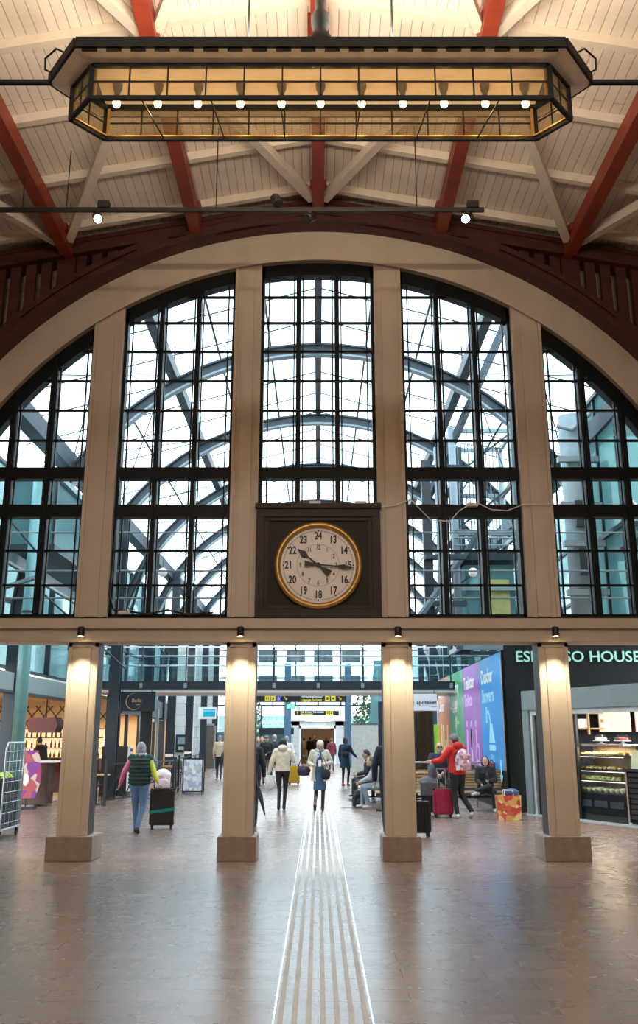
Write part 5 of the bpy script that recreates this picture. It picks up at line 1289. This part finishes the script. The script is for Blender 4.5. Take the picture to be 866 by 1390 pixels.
    if hk != 'bald':
        b = MB(); b.ball(hp(0, -.022, .022), 1, 14, (.086*s, .092*s, .104*s), R4)
        if hk in ('bob', 'long'): 
            b.ball(hp(0, -.035, -.04), 1, 12, (.090*s, .075*s, .105*s), R4)
            for q in (-1, 1): cap(b, hp(q*.07, -.01, .02), hp(q*.075, -.0, -.085), .028*s, .022*s)
        if hk == 'long': cap(b, hp(0, -.07, -.05), hp(0, -.095, -.25), .075*s, .05*s)
        if hk == 'bun': b.ball(hp(0, -.10, .06), .05*s, 10)
        remeshed(b, 'hair', hm, t, .010, 1)
    if hat == 'beanie' or hat == 'headscarf':
        c_ = (.16, .16, .17) if hat == 'beanie' else (.62, .56, .48)
        b = MB(); b.ball(hp(0, -.015, .035), 1, 14, (.093*s, .104*s, .098*s), R4)
        if hat == 'headscarf': b.ball(hp(0, -.035, -.045), 1, 12, (.092*s, .080*s, .105*s), R4)
        remeshed(b, 'knitted_hat' if hat == 'beanie' else 'headscarf', cm('hat_'+hat, c_), t, .010, 1)
    if hat == 'cap':
        b = MB(); b.ball(hp(0, -.01, .055), 1, 12, (.098*s, .108*s, .062*s), R4); b.ball(hp(0, .085, .045), 1, 10, (.07*s, .07*s, .014*s), R4); remeshed(b, 'flat_cap', cm('flatcap', (.12, .13, .15)), t, .010, 1)
    return t, K, hp
GLS = 'ink'
def strap(t, pts, w=.02, m='black', name='strap'):
    k = MB()
    for a, b_ in zip(pts, pts[1:]): k.bar(a, b_, w, .008)
    return k.build(name, m, t)
def backpack(loc, rz, lab, m, h=.42, w=.30, d=.16, tilt=0, straps=True):
    t = thing('backpack', lab, 'backpack', loc, rz)
    k = MB(); k.ball((0, 0, h*.70), 1, 14, (w*.47, d*.50, h*.31)); k.box(-w*.44, w*.44, -d*.46, d*.46, .02, h*.74); remeshed(k, 'bag_body', m, t, .012, 4)
    k = MB(); k.ball((0, -d*.5, h*.28), 1, 12, (w*.38, d*.32, h*.25)); remeshed(k, 'front_pocket', m, t, .012, 3)
    if straps:
        for q in (-1, 1): MB().path([V((q*w*.25, d*.35, h*.9)), V((q*w*.30, d*.75, h*.75)), V((q*w*.32, d*.72, h*.35)), V((q*w*.36, d*.4, h*.08))], .012).build('shoulder_strap', 'black', t)
    MB().path([V((-.04, d*.2, h*1.0)), V((-.03, d*.2, h*1.08)), V((.03, d*.2, h*1.08)), V((.04, d*.2, h*1.0))], .008).build('grab_handle', 'black', t)
    return t
def suitcase(loc, rz, lab, col, h=.62, w=.42, d=.26, handle=.35, rough=.35, strapc=None, name='suitcase'):
    t = thing(name, lab, 'suitcase', loc, rz); m = mat('case_%.2f_%.2f' % (col[0], col[1]), col, rough, var=.1)
    B(-w/2, w/2, -d/2, d/2, .07, h).build('shell', m, t, bevel=.035, smooth=False)
    k = MB()
    for i in range(6): x = -w*.36+i*w*.144; k.box(x-.012, x+.012, -d/2-.008, -d/2, .12, h-.06)
    k.build('rib', m, t)
    k = MB(); k.box(-w/2-.004, w/2+.004, -.008, .008, .07, h+.004); k.build('zip', 'black', t)
    for a in (-1, 1):
        for b_ in (-1, 1):
            q = MB(); q.tube((a*(w/2-.05)-.012, b_*(d/2-.045), .03), (a*(w/2-.05)+.012, b_*(d/2-.045), .03), .03, n=12); q.box(a*(w/2-.05)-.02, a*(w/2-.05)+.02, b_*(d/2-.045)-.015, b_*(d/2-.045)+.015, .04, .075); q.build('wheel', 'rubber', t)
    if handle:
        k = MB()
        for a in (-1, 1): k.tube((a*.09, d/2-.04, h), (a*.09, d/2-.04, h+handle), .009)
        k.box(-.11, .11, d/2-.06, d/2-.02, h+handle, h+handle+.03); k.build('telescopic_handle', 'chrome', t)
    MB().path([V((-.07, 0, h)), V((-.06, 0, h+.025)), V((.06, 0, h+.025)), V((.07, 0, h))], .010).build('carry_handle', 'black', t)
    if strapc: 
        k = MB(); k.bar((-w/2-.006, -d/2-.006, h*.42), (w/2+.006, -d/2-.006, h*.50), .006, .055); k.bar((w/2+.006, -d/2, h*.50), (w/2+.006, d/2, h*.50), .006, .05); k.build('luggage_strap', cm('strap_teal', strapc), t)
    return t

BACK = 0.0; FRONT = PI
wr_walk = dict(kneeL=(-.09, .10, .50), ankL=(-.09, .14, .085), kneeR=(.09, -.02, .48), ankR=(.09, -.24, .13), toeR=(0, .75, -.65))
# 1 woman in vest seen from behind
g1 = G(186, 1131)
person(g1, BACK, 'grey-haired person in dark green padded vest and jeans pulling a large black suitcase', 1.60,
       J=dict(kneeL=(-.08, .10, .50), ankL=(-.05, .12, .085), kneeR=(.09, .02, .49), ankR=(.015, -.10, .10), toeR=(0, .9, -.3), toeL=(0, 1, 0), elL=(-.30, -.06, 1.13), wrL=(-.37, -.02, .92), elR=(.28, -.04, 1.14), wrR=(.37, -.10, .97)),
       top=('puffer', (.008, .035, .032)), hem=.05, bulk=1.22, legs=(.10, .20, .36), shoes=(.02, .035, .035), hair=('bob', (.26, .26, .29)), face=False, sleeves=((.62, .16, .28), (.50, .58, .05)), scarf=(.30, .30, .34))
sc_ = G(219, 1125)
suitcase(sc_, .08, 'large black ribbed suitcase with a teal strap and a backpack on top', (.018, .015, .013), .73, .46, .28, .22, strapc=(.0, .20, .18))
backpack(sc_+V((.0, -.06, .735)), .15, 'white and pink printed backpack sitting on the large black suitcase', patches('bag_print_pink', [(.78, .70, .72), (.82, .76, .78), (.62, .40, .48), (.80, .72, .72)], 9), .36, .33, .20, straps=True)
# 2 man in beige jacket with cap far left
p_ = G(297, 1057)
person(p_, BACK, 'person in a beige jacket and grey flat cap walking away beside the white wall', 1.74, J=wr_walk, top=('jacket', (.52, .42, .30)), hem=.06, legs=(.03, .03, .04), hat='cap', hair=('short', (.3, .3, .3)), face=False, fine=.016)
backpack(p_+V((.24, -.2, .62)), .4, 'dark backpack held at the side of the person in the beige jacket', cm('bag_dark', (.02, .02, .025)), .48, .3, .2)
# white jacket woman
p_ = G(383, 1100)
person(p_, BACK, 'person with black hair, cream hooded jacket and black leggings walking away', 1.66,
       J=dict(kneeL=(-.075, .03, .49), ankL=(-.085, -.02, .085), kneeR=(.07, .05, .49), ankR=(.045, .02, .085), elL=(-.27, -.02, 1.13), wrL=(-.33, .0, .90), elR=(.27, .03, 1.16), wrR=(.22, .22, 1.22)),
       top=('jacket', (.66, .56, .44)), hood=(.66, .56, .44), legs=(.012, .012, .014), slim=True, shoes=(.012, .012, .014), hair=('bob', (.012, .010, .010)), face=False, bulk=1.06)
t = thing('tote_bag', 'white cloth tote bag hanging from the arm of the person in the cream jacket', 'bag', p_+V((-.30, -.02, .50)), .2)
k = MB(); k.ball((0, 0, .14), 1, 12, (.13, .06, .17)); k.box(-.11, .11, -.04, .04, .05, .30); remeshed(k, 'bag_body', cm('tote', (.68, .67, .66)), t, .012, 4); MB().path([V((-.08, 0, .29)), V((-.04, 0, .42)), V((.04, 0, .42)), V((.08, 0, .29))], .010).build('handle', cm('tote', (.68, .67, .66)), t)
# centre woman walking towards us looking down
p_ = G(434, 1101)
ct_, K, hp = person(p_, FRONT, 'person with bowed head in open cream coat and denim dress walking towards the viewer', 1.64,
       J=dict(neck=(0, .03, 1.43), head=(-.01, .10, 1.55), kneeL=(-.085, .06, .49), ankL=(-.07, .10, .085), kneeR=(.085, -.0, .49), ankR=(.12, -.14, .12), toeR=(0, .85, -.5), elL=(-.29, -.03, 1.14), wrL=(-.09, .20, 1.10), hdL=(.5, .8, .2), elR=(.27, -.02, 1.13), wrR=(.16, .24, 1.08), hdR=(-.6, .7, 0)),
       top=('coat', (.60, .55, .44)), hem=.22, flare=1.15, legs=(.014, .014, .016), slim=True, shoes=(.015, .015, .015), hair=('short', (.55, .50, .42)), hat='headscarf', scarf=(.22, .30, .42), open_coat=(.05, .10, .20), head_pitch=.55)
t = thing('phone', 'pale phone held by the person with the bowed head', 'phone', ct_.matrix_basis @ V((-.0, .33, 1.09)), FRONT); MB().box(-.035, .035, -.006, .006, -.07, .07).build('case', 'paper', t, bevel=.004); B(-.03, .03, -.008, -.0065, -.06, .06).build('screen', 'ink', t)
t = thing('shoulder_bag', 'large dark patterned shoulder bag on the arm of the person with the bowed head', 'bag', ct_.matrix_basis @ V((.38, .02, .80)), .3)
k = MB(); k.ball((0, 0, .12), 1, 12, (.17, .09, .12)); k.box(-.13, .13, -.05, .05, 0, .17); remeshed(k, 'bag_body', patches('bag_plum', [(.03, .02, .05), (.02, .02, .03), (.08, .05, .10)], 14), t, .012, 2); MB().path([V((-.14, 0, .2)), V((-.05, 0, .45)), V((.05, 0, .45)), V((.14, 0, .2))], .012).build('handle', 'black', t)
t = thing('purse', 'small black purse hanging in front of the open cream coat', 'bag', ct_.matrix_basis @ V((-.14, .28, .74)), FRONT)
k = MB(); k.ball((0, 0, .1), 1, 12, (.12, .06, .13)); remeshed(k, 'bag_body', cm('purse', (.015, .015, .018)), t, .012, 2); MB().path([V((-.08, 0, .2)), V((.04, -.02, .45)), V((.16, -.06, .68))], .008).build('strap', 'black', t)
# man with umbrella behind column two
p_ = V((-1.36, 19.6, 0))
person(p_, BACK, 'person in a long dark coat half hidden behind the second column, with an umbrella', 1.76, top=('coat', (.012, .012, .016)), hem=.22, legs=(.02, .02, .025), hair=('short', (.06, .05, .04)), face=False, J=dict(elR=(.25, -.02, 1.12), wrR=(.26, .02, .90)))
a = P(349, 1062, 19.4); b_ = P(361, 1112, 19.2)
t = thing('umbrella', 'furled black umbrella pointing at the floor beside the second column', 'umbrella', a)
dv = b_-a; L_ = dv.length; dn_ = dv.normalized()
k = MB(); k.tube(dn_*.12, dn_*.30, .03, .045); k.tube(dn_*.30, dn_*(L_-.08), .045, .012); k.build('canopy', cm('umbrella', (.010, .012, .018)), t); MB().tube(dn_*(L_-.08), dn_*L_, .006).build('tip', 'chrome', t); MB().tube(dn_*-.12, dn_*.12, .014).build('handle', 'blackp', t)
# far left group
p_ = G(361, 1064)
person(p_, FRONT, 'person in black jacket, khaki trousers and brown cap facing the viewer', 1.74, top=('jacket', (.015, .015, .018)), hem=.08, legs=(.24, .22, .15), hat='cap', hair=('short', (.1, .07, .05)), fine=.018, J=dict(wrL=(-.05, .2, 1.05), elL=(-.25, .0, 1.12)), bulk=1.15)
person(G(372, 1061), BACK, 'person in a dark blue jacket with grey hair behind the cream-jacketed person', 1.78, top=('jacket', (.02, .03, .05)), legs=(.02, .02, .03), hair=('short', (.35, .35, .35)), face=False, fine=.018)
person(G(349.5, 1061), FRONT, 'person in a grey-green parka at the left edge of the gap beside the second column', 1.7, top=('coat', (.15, .16, .14)), hem=.2, legs=(.05, .05, .06), hair=('short', (.10, .08, .06)), fine=.018)
p_ = G(388.5, 1062)
person(p_, BACK, 'grey-haired person in a white jacket pulling the yellow suitcase', 1.72, top=('jacket', (.72, .72, .72)), hem=.1, legs=(.03, .03, .04), hair=('short', (.30, .30, .30)), face=False, fine=.018, J=dict(elR=(.26, -.04, 1.13), wrR=(.30, -.12, .94)))
suitcase(G(399, 1065.5), .1, 'yellow hard suitcase standing behind the person in the white jacket', (.75, .45, .03), .66, .40, .26, .42)
# people in and near the portal
far = [(412.5, 1030, BACK, (.55, .52, .48), (.5, .5, .5), 'person in a pale coat at the left of the far portal'), (421, 1034, BACK, (.02, .02, .025), (.02, .02, .03), 'person all in black in the middle of the far portal'),
       (427, 1032, FRONT, (.03, .02, .02), (.03, .03, .03), 'person in a dark brown coat in the far portal behind the walker'), (450, 1046, BACK, (.16, .015, .03), (.05, .06, .09), 'person with a wine red jacket at the right of the far portal'),
       (443, 1033, FRONT, (.02, .03, .05), (.02, .02, .03), 'person in navy in the passage just right of the bowed head'), (355, 1050, FRONT, (.04, .04, .05), (.1, .1, .1), 'person in dark grey far back beside the left tree')]
for i, (u, v, yw, tc_, lc, lab) in enumerate(far):
    person(G(u, v), yw, lab, 1.62+.05*(i % 3), J=wr_walk if i % 2 else {}, top=('coat', tc_), hem=.12, legs=lc, hair=('short' if i % 2 else 'bob', (.08, .05, .03)), fine=.024, face=False)
# blue coat woman
p_ = G(469, 1067)
person(p_, BACK-.5, 'person with brown hair in knee-length blue coat right of the walkway', 1.68, top=('coat', (.012, .045, .10)), hem=.30, flare=1.1, legs=(.012, .012, .02), slim=True, shoes=(.35, .08, .05), hair=('bob', (.06, .035, .03)), face=False, fine=.016, J=dict(elR=(.26, .08, 1.14), wrR=(.30, .28, 1.02), kneeR=(.09, .10, .5), ankR=(.11, -.02, .085)))
t = thing('shoulder_bag', 'small black bag on the back of the person in the blue coat', 'bag', p_+V((.0, -.22, .98)), 0); k = MB(); k.ball((0, 0, .1), 1, 10, (.14, .06, .11)); remeshed(k, 'bag_body', cm('bag_dark', (.02, .02, .025)), t, .014, 2); MB().path([V((-.1, 0, .16)), V((-.02, 0, .42)), V((.06, .06, .5))], .010).build('strap', 'black', t)

# bench along the walkway, people seated facing left (-x): yaw +90deg
def seated(**k):
    d_ = dict(pelvis=(0, 0, .545), neck=(0, .05, 1.03), head=(0, .10, 1.165), hipL=(-.09, .02, .50), kneeL=(-.12, .44, .50), ankL=(-.12, .44, .09), hipR=(.09, .02, .50), kneeR=(.12, .44, .50), ankR=(.12, .46, .09),
              shL=(-.175, .05, .97), elL=(-.22, .12, .72), wrL=(-.10, .34, .66), shR=(.175, .05, .97), elR=(.22, .12, .72), wrR=(.10, .34, .66)); d_.update(k); return d_
LFT = PI/2
def bench(loc, rz, L, lab, back=True):
    t = thing('bench', lab, 'bench', loc, rz)      # seat faces local -y
    for k in range(5): B(-L/2, L/2, -.22+k*.09, -.145+k*.09, .40, .43).build('seat_slat', 'wood', t)
    if back:
        for k in range(7): B(-L/2, L/2, .25, .275, .50+k*.062, .545+k*.062).build('back_slat', 'wood', t)
    for s_ in (-1, 1):
        x = s_*(L/2-.2); m_ = MB(); m_.box(x-.03, x+.03, -.22, .24, .34, .399); m_.box(x-.03, x+.03, -.05, .05, 0, .34); m_.box(x-.03, x+.03, -.22, .26, 0, .03); m_.box(x-.03, x+.03, .22, .249, .34, .95); m_.build('frame', 'steel_dark', t)
    B(-L/2, L/2, -.02, .02, .28, .339).build('stretcher', 'steel', t)
    return t
bench((1.60, 26.0, 0), -PI/2, 5.6, 'long wooden slatted bench along the right of the walkway with seated people', True)
def seat_person(u, v, Y, lab, X=1.46, **kw): 
    return person(V((X, Y, 0)), LFT, lab, **kw)
r_, K, hp = seat_person(0, 0, 27.2, 'seated person with dark hair and glasses looking down at a phone', H=1.78, J=seated(head=(0, .12, 1.17)), top=('jacket', (.02, .022, .028)), legs=(.015, .015, .018), hair=('short', (.03, .02, .018)), head_pitch=.35, shoes=(.45, .42, .40), bulk=1.1)
k = MB()
for q in (-1, 1): k.path([hp(q*.052, .095, .012), hp(q*.03, .102, .028), hp(q*.010, .10, .012), hp(q*.03, .102, -.008), hp(q*.052, .095, .012)], .003, 6); k.tube(hp(q*.052, .095, .015), hp(q*.08, .0, .015), .003)
k.build('glasses', 'ink', r_)
t = thing('phone', 'small phone in the hands of the seated person with glasses', 'phone', r_.matrix_basis @ (V((0, .46, .70))*1.05), LFT); MB().box(-.035, .035, -.06, .06, -.005, .005).build('case', 'ink', t); B(-.03, .03, -.055, .055, .0055, .007).build('screen', 'paper', t)
seat_person(0, 0, 28.3, 'seated person with fair hair behind the one with glasses', H=1.72, J=seated(), top=('jacket', (.30, .36, .42)), legs=(.03, .03, .04), hair=('short', (.42, .26, .14)), X=1.52)
seat_person(0, 0, 24.1, 'seated person in pale jeans and grey top behind the standing one in navy', H=1.74, J=seated(kneeL=(-.16, .44, .50), ankL=(-.16, .32, .09), neck=(0, .16, .98), head=(0, .26, 1.08), shL=(-.175, .16, .92), shR=(.175, .16, .92), elL=(-.22, .3, .70), elR=(.22, .3, .70), wrL=(-.08, .48, .62), wrR=(.08, .48, .62)), top=('jacket', (.36, .37, .38)), legs=(.24, .32, .38), shoes=(.6, .56, .48), hair=('short', (.12, .08, .05)), X=1.56)
backpack(G(487, 1096), .3, 'black backpack on the floor in front of the person in pale jeans', cm('bag_dark', (.02, .02, .025)), .42, .32, .22)
strap(thing('loose_strap', 'black strap trailing on the floor left of the floor backpack', 'strap', G(478, 1097)), [V((.25, 0, .08)), V((.1, 0, .02)), V((-.05, -.02, .01)), V((-.28, -.04, .008))], .035, 'black', 'webbing')
t = thing('coat', 'dark coat laid over the bench beside the seated person with glasses', 'coat', (1.18, 26.4, 0)); k = MB(); k.ball((.1, 0, .52), 1, 12, (.3, .35, .10)); k.box(-.22, -.12, -.3, .3, .1, .52); remeshed(k, 'cloth', cm('coat_black', (.012, .012, .015)), t, .02, 4)
# standing man in navy cut by column three
p_ = V((1.30, 17.6, 0))
person(p_, BACK+.1, 'person in a navy jacket and black trousers half hidden behind the third column', 1.80, J=dict(elL=(-.27, -.0, 1.13), wrL=(-.26, .06, .90)), top=('jacket', (.010, .022, .050)), hem=.08, legs=(.012, .012, .014), hair=('short', (.05, .04, .03)), face=False, bulk=1.1)
suitcase(V((1.80, 17.45, 0)), .1, 'black suitcase standing just right of the third column base', (.012, .012, .013), .60, .36, .24, 0)
# right group: bench facing us
bench((3.45, 23.6, 0), 0, 2.6, 'wooden slatted bench facing the viewer in front of the coloured panels')
RT = PI
r_, K, hp = person(V((2.93, 23.5, 0)), RT, 'bald seated person in sunglasses and dark clothes on the right bench', 1.78, J=seated(pelvis=(0, -.05, .72), hipL=(-.09, -.02, .70), hipR=(.09, -.02, .70), neck=(0, .0, 1.24), head=(0, .05, 1.38), shL=(-.175, 0, 1.18), shR=(.175, 0, 1.18), elL=(-.25, .10, .93), elR=(.24, .1, .93), kneeL=(-.13, .36, .56), kneeR=(.12, .36, .54), wrL=(-.05, .32, .84), wrR=(.08, .32, .80)), top=('jacket', (.02, .025, .045)), legs=(.015, .015, .02), hair=('bald', (0, 0, 0)), bulk=1.15)
k = MB()
for q in (-1, 1): k.ball(hp(q*.032, .094, .012), 1, 8, (.026*1.05, .008, .018)); k.tube(hp(q*.05, .09, .014), hp(q*.08, .0, .014), .004)
k.tube(hp(-.02, .1, .016), hp(.02, .1, .016), .004); k.build('sunglasses', 'ink', r_)
r_, K, hp = person(V((3.97, 23.2, 0)), RT, 'seated person with black bobbed hair and dark coat, legs crossed, on right bench', 1.66, J=seated(kneeR=(-.02, .44, .60), ankR=(.30, .50, .48), toeR=(.9, .4, -.1), wrL=(-.02, .34, .72), wrR=(.16, .30, .64)), top=('coat', (.014, .014, .018)), hem=.0, legs=(.015, .015, .018), shoes=(.45, .50, .55), hair=('bob', (.015, .012, .012)), bulk=1.12, head_yaw=-.2)
t = thing('water_bottle', 'small bottle and glove bundle held by the seated person with black hair', 'bottle', r_.matrix_basis @ V((.02, .40, .80)), 0); MB().lathe((0, 0, -.08), [(.03, 0), (.032, .12), (.014, .16), (.014, .19)], 12).build('flask', 'steel_dark', t)
# red jacket
p_ = G(623, 1111)
person(p_, BACK+.55, 'standing person in bright red jacket and grey beanie wearing a pink backpack', 1.76,
       J=dict(kneeL=(-.07, .04, .49), ankL=(-.06, -.02, .085), kneeR=(.10, .02, .49), ankR=(.20, -.18, .12), toeR=(.3, .8, -.35), elL=(-.32, .14, 1.16), wrL=(-.40, .30, 1.14), elR=(.30, .02, 1.15), wrR=(.20, .22, 1.05), neck=(0, .03, 1.44), head=(-.01, .06, 1.575)),
       top=('jacket', (.62, .02, .015)), hood=(.55, .02, .015), hem=.06, legs=(.014, .014, .018), shoes=(.60, .60, .60), hat='beanie', hair=('short', (.08, .06, .05)), face=False, bulk=1.12)
backpack(p_+V((.10, -.26, .98)), .55, 'pink and white patterned backpack worn over the red jacket', patches('bag_print_rose', [(.62, .42, .46), (.40, .12, .18), (.70, .60, .62), (.50, .25, .32)], 16), .46, .33, .2)
suitcase(G(602, 1110), .05, 'magenta red ribbed suitcase with raised handle in front of the bald seated person', (.34, .012, .055), .60, .42, .27, .40)
suitcase(G(584, 1107), -.1, 'black suitcase behind the magenta one, next to the third column', (.014, .014, .016), .62, .36, .25, .0)
t = thing('jacket', 'grey-black jacket draped over the black suitcase beside the bald seated person', 'jacket', G(584, 1107)+V((-.02, 0, .62))); k = MB(); k.ball((0, 0, .10), 1, 12, (.22, .16, .12)); k.ball((.08, -.02, .30), 1, 12, (.09, .10, .22)); k.box(-.2, .2, -.17, -.13, -.2, .1); remeshed(k, 'cloth', cm('grey_coat', (.10, .10, .11)), t, .015, 5)
t = thing('shopping_bag', 'red and orange patterned paper shopping bag on the floor at the right', 'bag', G(691, 1113), .05)
k = MB(); pts = [(-.24, -.11, 0), (.24, -.11, 0), (.24, .11, 0), (-.24, .11, 0)]; vb = [k.b.verts.new(q) for q in pts]; vt = [k.b.verts.new((q[0]*1.06, q[1]*1.1, .50)) for q in pts]
for i in range(4): k.b.faces.new((vb[i], vb[(i+1) % 4], vt[(i+1) % 4], vt[i]))
k.b.faces.new(vb[::-1]); vi = [k.b.verts.new((q[0]*1.04, q[1]*1.06, .49)) for q in pts]
for i in range(4): k.b.faces.new((vt[i], vt[(i+1) % 4], vi[(i+1) % 4], vi[i]))
k.b.faces.new(vi); k.build('bag_body', patches('bag_print_red', [(.50, .05, .03), (.62, .32, .08), (.55, .10, .05), (.70, .52, .28)], 11, .45), t)
for y in (-.08, .08): MB().path([V((-.10, y, .5)), V((-.08, y, .60)), V((.08, y, .60)), V((.10, y, .5))], .010).build('rope_handle', 'paper', t)
t = thing('cloth_bundle', 'blue cloth bundle sticking out of the red shopping bag', 'cloth', G(691, 1113)+V((.08, 0, .49))); k = MB(); k.ball((0, 0, .06), 1, 10, (.16, .09, .09)); k.ball((.08, 0, .05), .08, 8); remeshed(k, 'cloth', cm('blue_cloth', (.06, .10, .24)), t, .014, 3)
t = thing('red_bag', 'dark red bag on the rail behind the seated person with black hair', 'bag', (4.35, 24.4, .62)); k = MB(); k.ball((0, 0, .22), 1, 12, (.20, .10, .22)); remeshed(k, 'bag_body', cm('dark_red', (.22, .01, .02)), t, .015, 3)
MB().path([V((-.1, 0, .4)), V((0, 0, .52)), V((.1, 0, .4))], .012).build('handle', cm('dark_red', (.22, .01, .02)), t)
# bar tender silhouette
person(V((-8.15, 28.8, .036)), LFT-.4, 'person in black leaning at the bar inside the left cafe', 1.70, J=dict(neck=(0, .12, 1.42), head=(0, .22, 1.53), shL=(-.175, .10, 1.36), shR=(.175, .1, 1.36), elL=(-.22, .25, 1.15), wrL=(-.15, .42, 1.06), elR=(.22, .25, 1.15), wrR=(.15, .42, 1.06)), top=('jacket', (.008, .008, .01)), legs=(.01, .01, .012), hair=('short', (.02, .015, .012)), face=False, fine=.018)

# ---- roll cage with lettuce crates at the left edge
rcg = thing('roll_cage', 'galvanised wire roll cage on castors at the left edge', 'roll cage', (-5.78, 17.3, 0))
W_, D_ = .38, .52
def T(a, b_, r=.012, nm=None): return (a, b_, r)
for s_ in (-1, 1):
    k = MB(); k.path([V((s_*W_, -D_, .15)), V((s_*W_, -D_, 1.50)), V((s_*W_, -D_+.08, 1.60)), V((s_*W_, D_-.08, 1.60)), V((s_*W_, D_, 1.50)), V((s_*W_, D_, .15))], .016)
    k.build('side_frame', 'galv', rcg)
    k = MB()
    for i in range(8): k.tube((s_*W_, -D_, .26+i*.17), (s_*W_, D_, .26+i*.17), .006, n=6)
    for i in range(1, 5): k.tube((s_*W_, -D_+i*D_*2/5, .18), (s_*W_, -D_+i*D_*2/5, 1.58), .004, n=6)
    k.build('wire_grid', 'galv', rcg)
k = MB()
for y in (-D_, D_): k.tube((-W_, y, .16), (W_, y, .16), .018)
for i in range(6): k.tube((-W_, -D_+i*D_*2/5, .17), (W_, -D_+i*D_*2/5, .17), .008)
for s_ in (-1, 1): k.tube((s_*W_, -D_, .16), (s_*W_, D_, .16), .018)
k.build('base_frame', 'galv', rcg)
for a in (-1, 1):
    for b_ in (-1, 1):
        k = MB(); k.tube((a*(W_-.02)-.015, b_*(D_-.06), .055), (a*(W_-.02)+.015, b_*(D_-.06), .055), .055, n=14); k.box(a*(W_-.02)-.022, a*(W_-.02)+.022, b_*(D_-.06)-.02, b_*(D_-.06)+.03, .09, .145); k.build('castor', 'rubber', rcg)
crate = thing('crate', 'dark plastic crate in the roll cage, bottom of the stack', 'crate', (-5.78, 17.3, .18), group='crates in the roll cage')
def crate_parts(t):
    m_ = MB(); w_, d2, h = .34, .47, .27
    m_.box(-w_, w_, -d2, d2, 0, .02)
    for (x0, x1, y0, y1) in ((-w_, -w_+.02, -d2, d2), (w_-.02, w_, -d2, d2), (-w_+.02, w_-.02, -d2, -d2+.02), (-w_+.02, w_-.02, d2-.02, d2)): m_.box(x0, x1, y0, y1, .02, h)
    m_.box(-w_-.01, w_+.01, -d2-.01, -d2, h-.04, h); m_.box(w_, w_+.01, -d2, d2, h-.04, h)
    m_.build('tub', 'crate', t)
    k = MB()
    for i in range(9): k.box(w_+.001, w_+.006, -d2+.05+i*.1, -d2+.09+i*.1, .03, h-.06)
    for i in range(6): k.box(-w_+.06+i*.11, -w_+.10+i*.11, -d2-.006, -d2-.001, .03, h-.06)
    k.build('ribs', 'steel_dark', t)
crate_parts(crate)
for i, (z, lab) in enumerate(((.455, 'dark plastic crate in the roll cage, second from the bottom'), (.73, 'dark plastic crate in the roll cage, topmost, filled with lettuce'))):
    c = copy_tree(crate); c['label'] = lab; c.location.z = z
lt0 = None
for i, (x, y, lab) in enumerate(((.16, -.28, 'bright green lettuce head in the top crate, nearest the front corner'), (.18, .0, 'bright green lettuce head in the top crate, middle of the right side'), (.15, .28, 'bright green lettuce head in the top crate, back right'), (-.14, -.26, 'bright green lettuce head in the top crate, front left'), (-.14, .06, 'bright green lettuce head in the top crate, left middle'), (-.12, .32, 'bright green lettuce head in the top crate, back left'))):
    if lt0 is None:
        k = MB(); rr = random.Random(3)
        for q in range(26):
            a = rr.uniform(0, 2*PI); el = rr.uniform(.1, 1.4); p = V((math.cos(a)*math.cos(el)*.11, math.sin(a)*math.cos(el)*.11, math.sin(el)*.10+.06)); k.ball(p, 1, 6, (.05, .05, .02), Matrix.Rotation(a, 3, 'Z') @ Matrix.Rotation(rr.uniform(.3, 1.2), 3, 'Y'))
        lt0 = k.build('lettuce', 'lettuce'); o = lt0
    else: o = lt0.copy(); COL.objects.link(o)
    tag(o, lab, 'lettuce', 'lettuce heads in the top crate'); o.location = (-5.78+x, 17.3+y, .90); o.rotation_euler = (0, 0, i*1.3)

bpy.data.scenes.remove(TS)
# ================================================================ SKY AND RENDER LOOK
w = bpy.data.worlds.new('sky'); SC.world = w; w.use_nodes = True
nt = w.node_tree; bg = nt.nodes['Background']; bg.inputs['Strength'].default_value = 4.4
tc = nt.nodes.new('ShaderNodeTexCoord'); no = nt.nodes.new('ShaderNodeTexNoise'); no.inputs['Scale'].default_value = 3; no.inputs['Detail'].default_value = 4
cr = nt.nodes.new('ShaderNodeValToRGB'); cr.color_ramp.elements[0].color = (.80, .90, .98, 1); cr.color_ramp.elements[1].color = (.97, 1, 1, 1)
nt.links.new(tc.outputs['Generated'], no.inputs['Vector']); nt.links.new(no.outputs['Fac'], cr.inputs['Fac']); nt.links.new(cr.outputs['Color'], bg.inputs['Color'])
SC.view_settings.view_transform = 'Standard'; SC.view_settings.look = 'None'; SC.view_settings.gamma = 1; SC.view_settings.use_curve_mapping = False
SC.view_settings.exposure = 0.35
SC.cycles.transparent_max_bounces = 32; SC.cycles.max_bounces = 8; SC.cycles.caustics_reflective = False; SC.cycles.caustics_refractive = False
SC.cycles.sample_clamp_indirect = 4
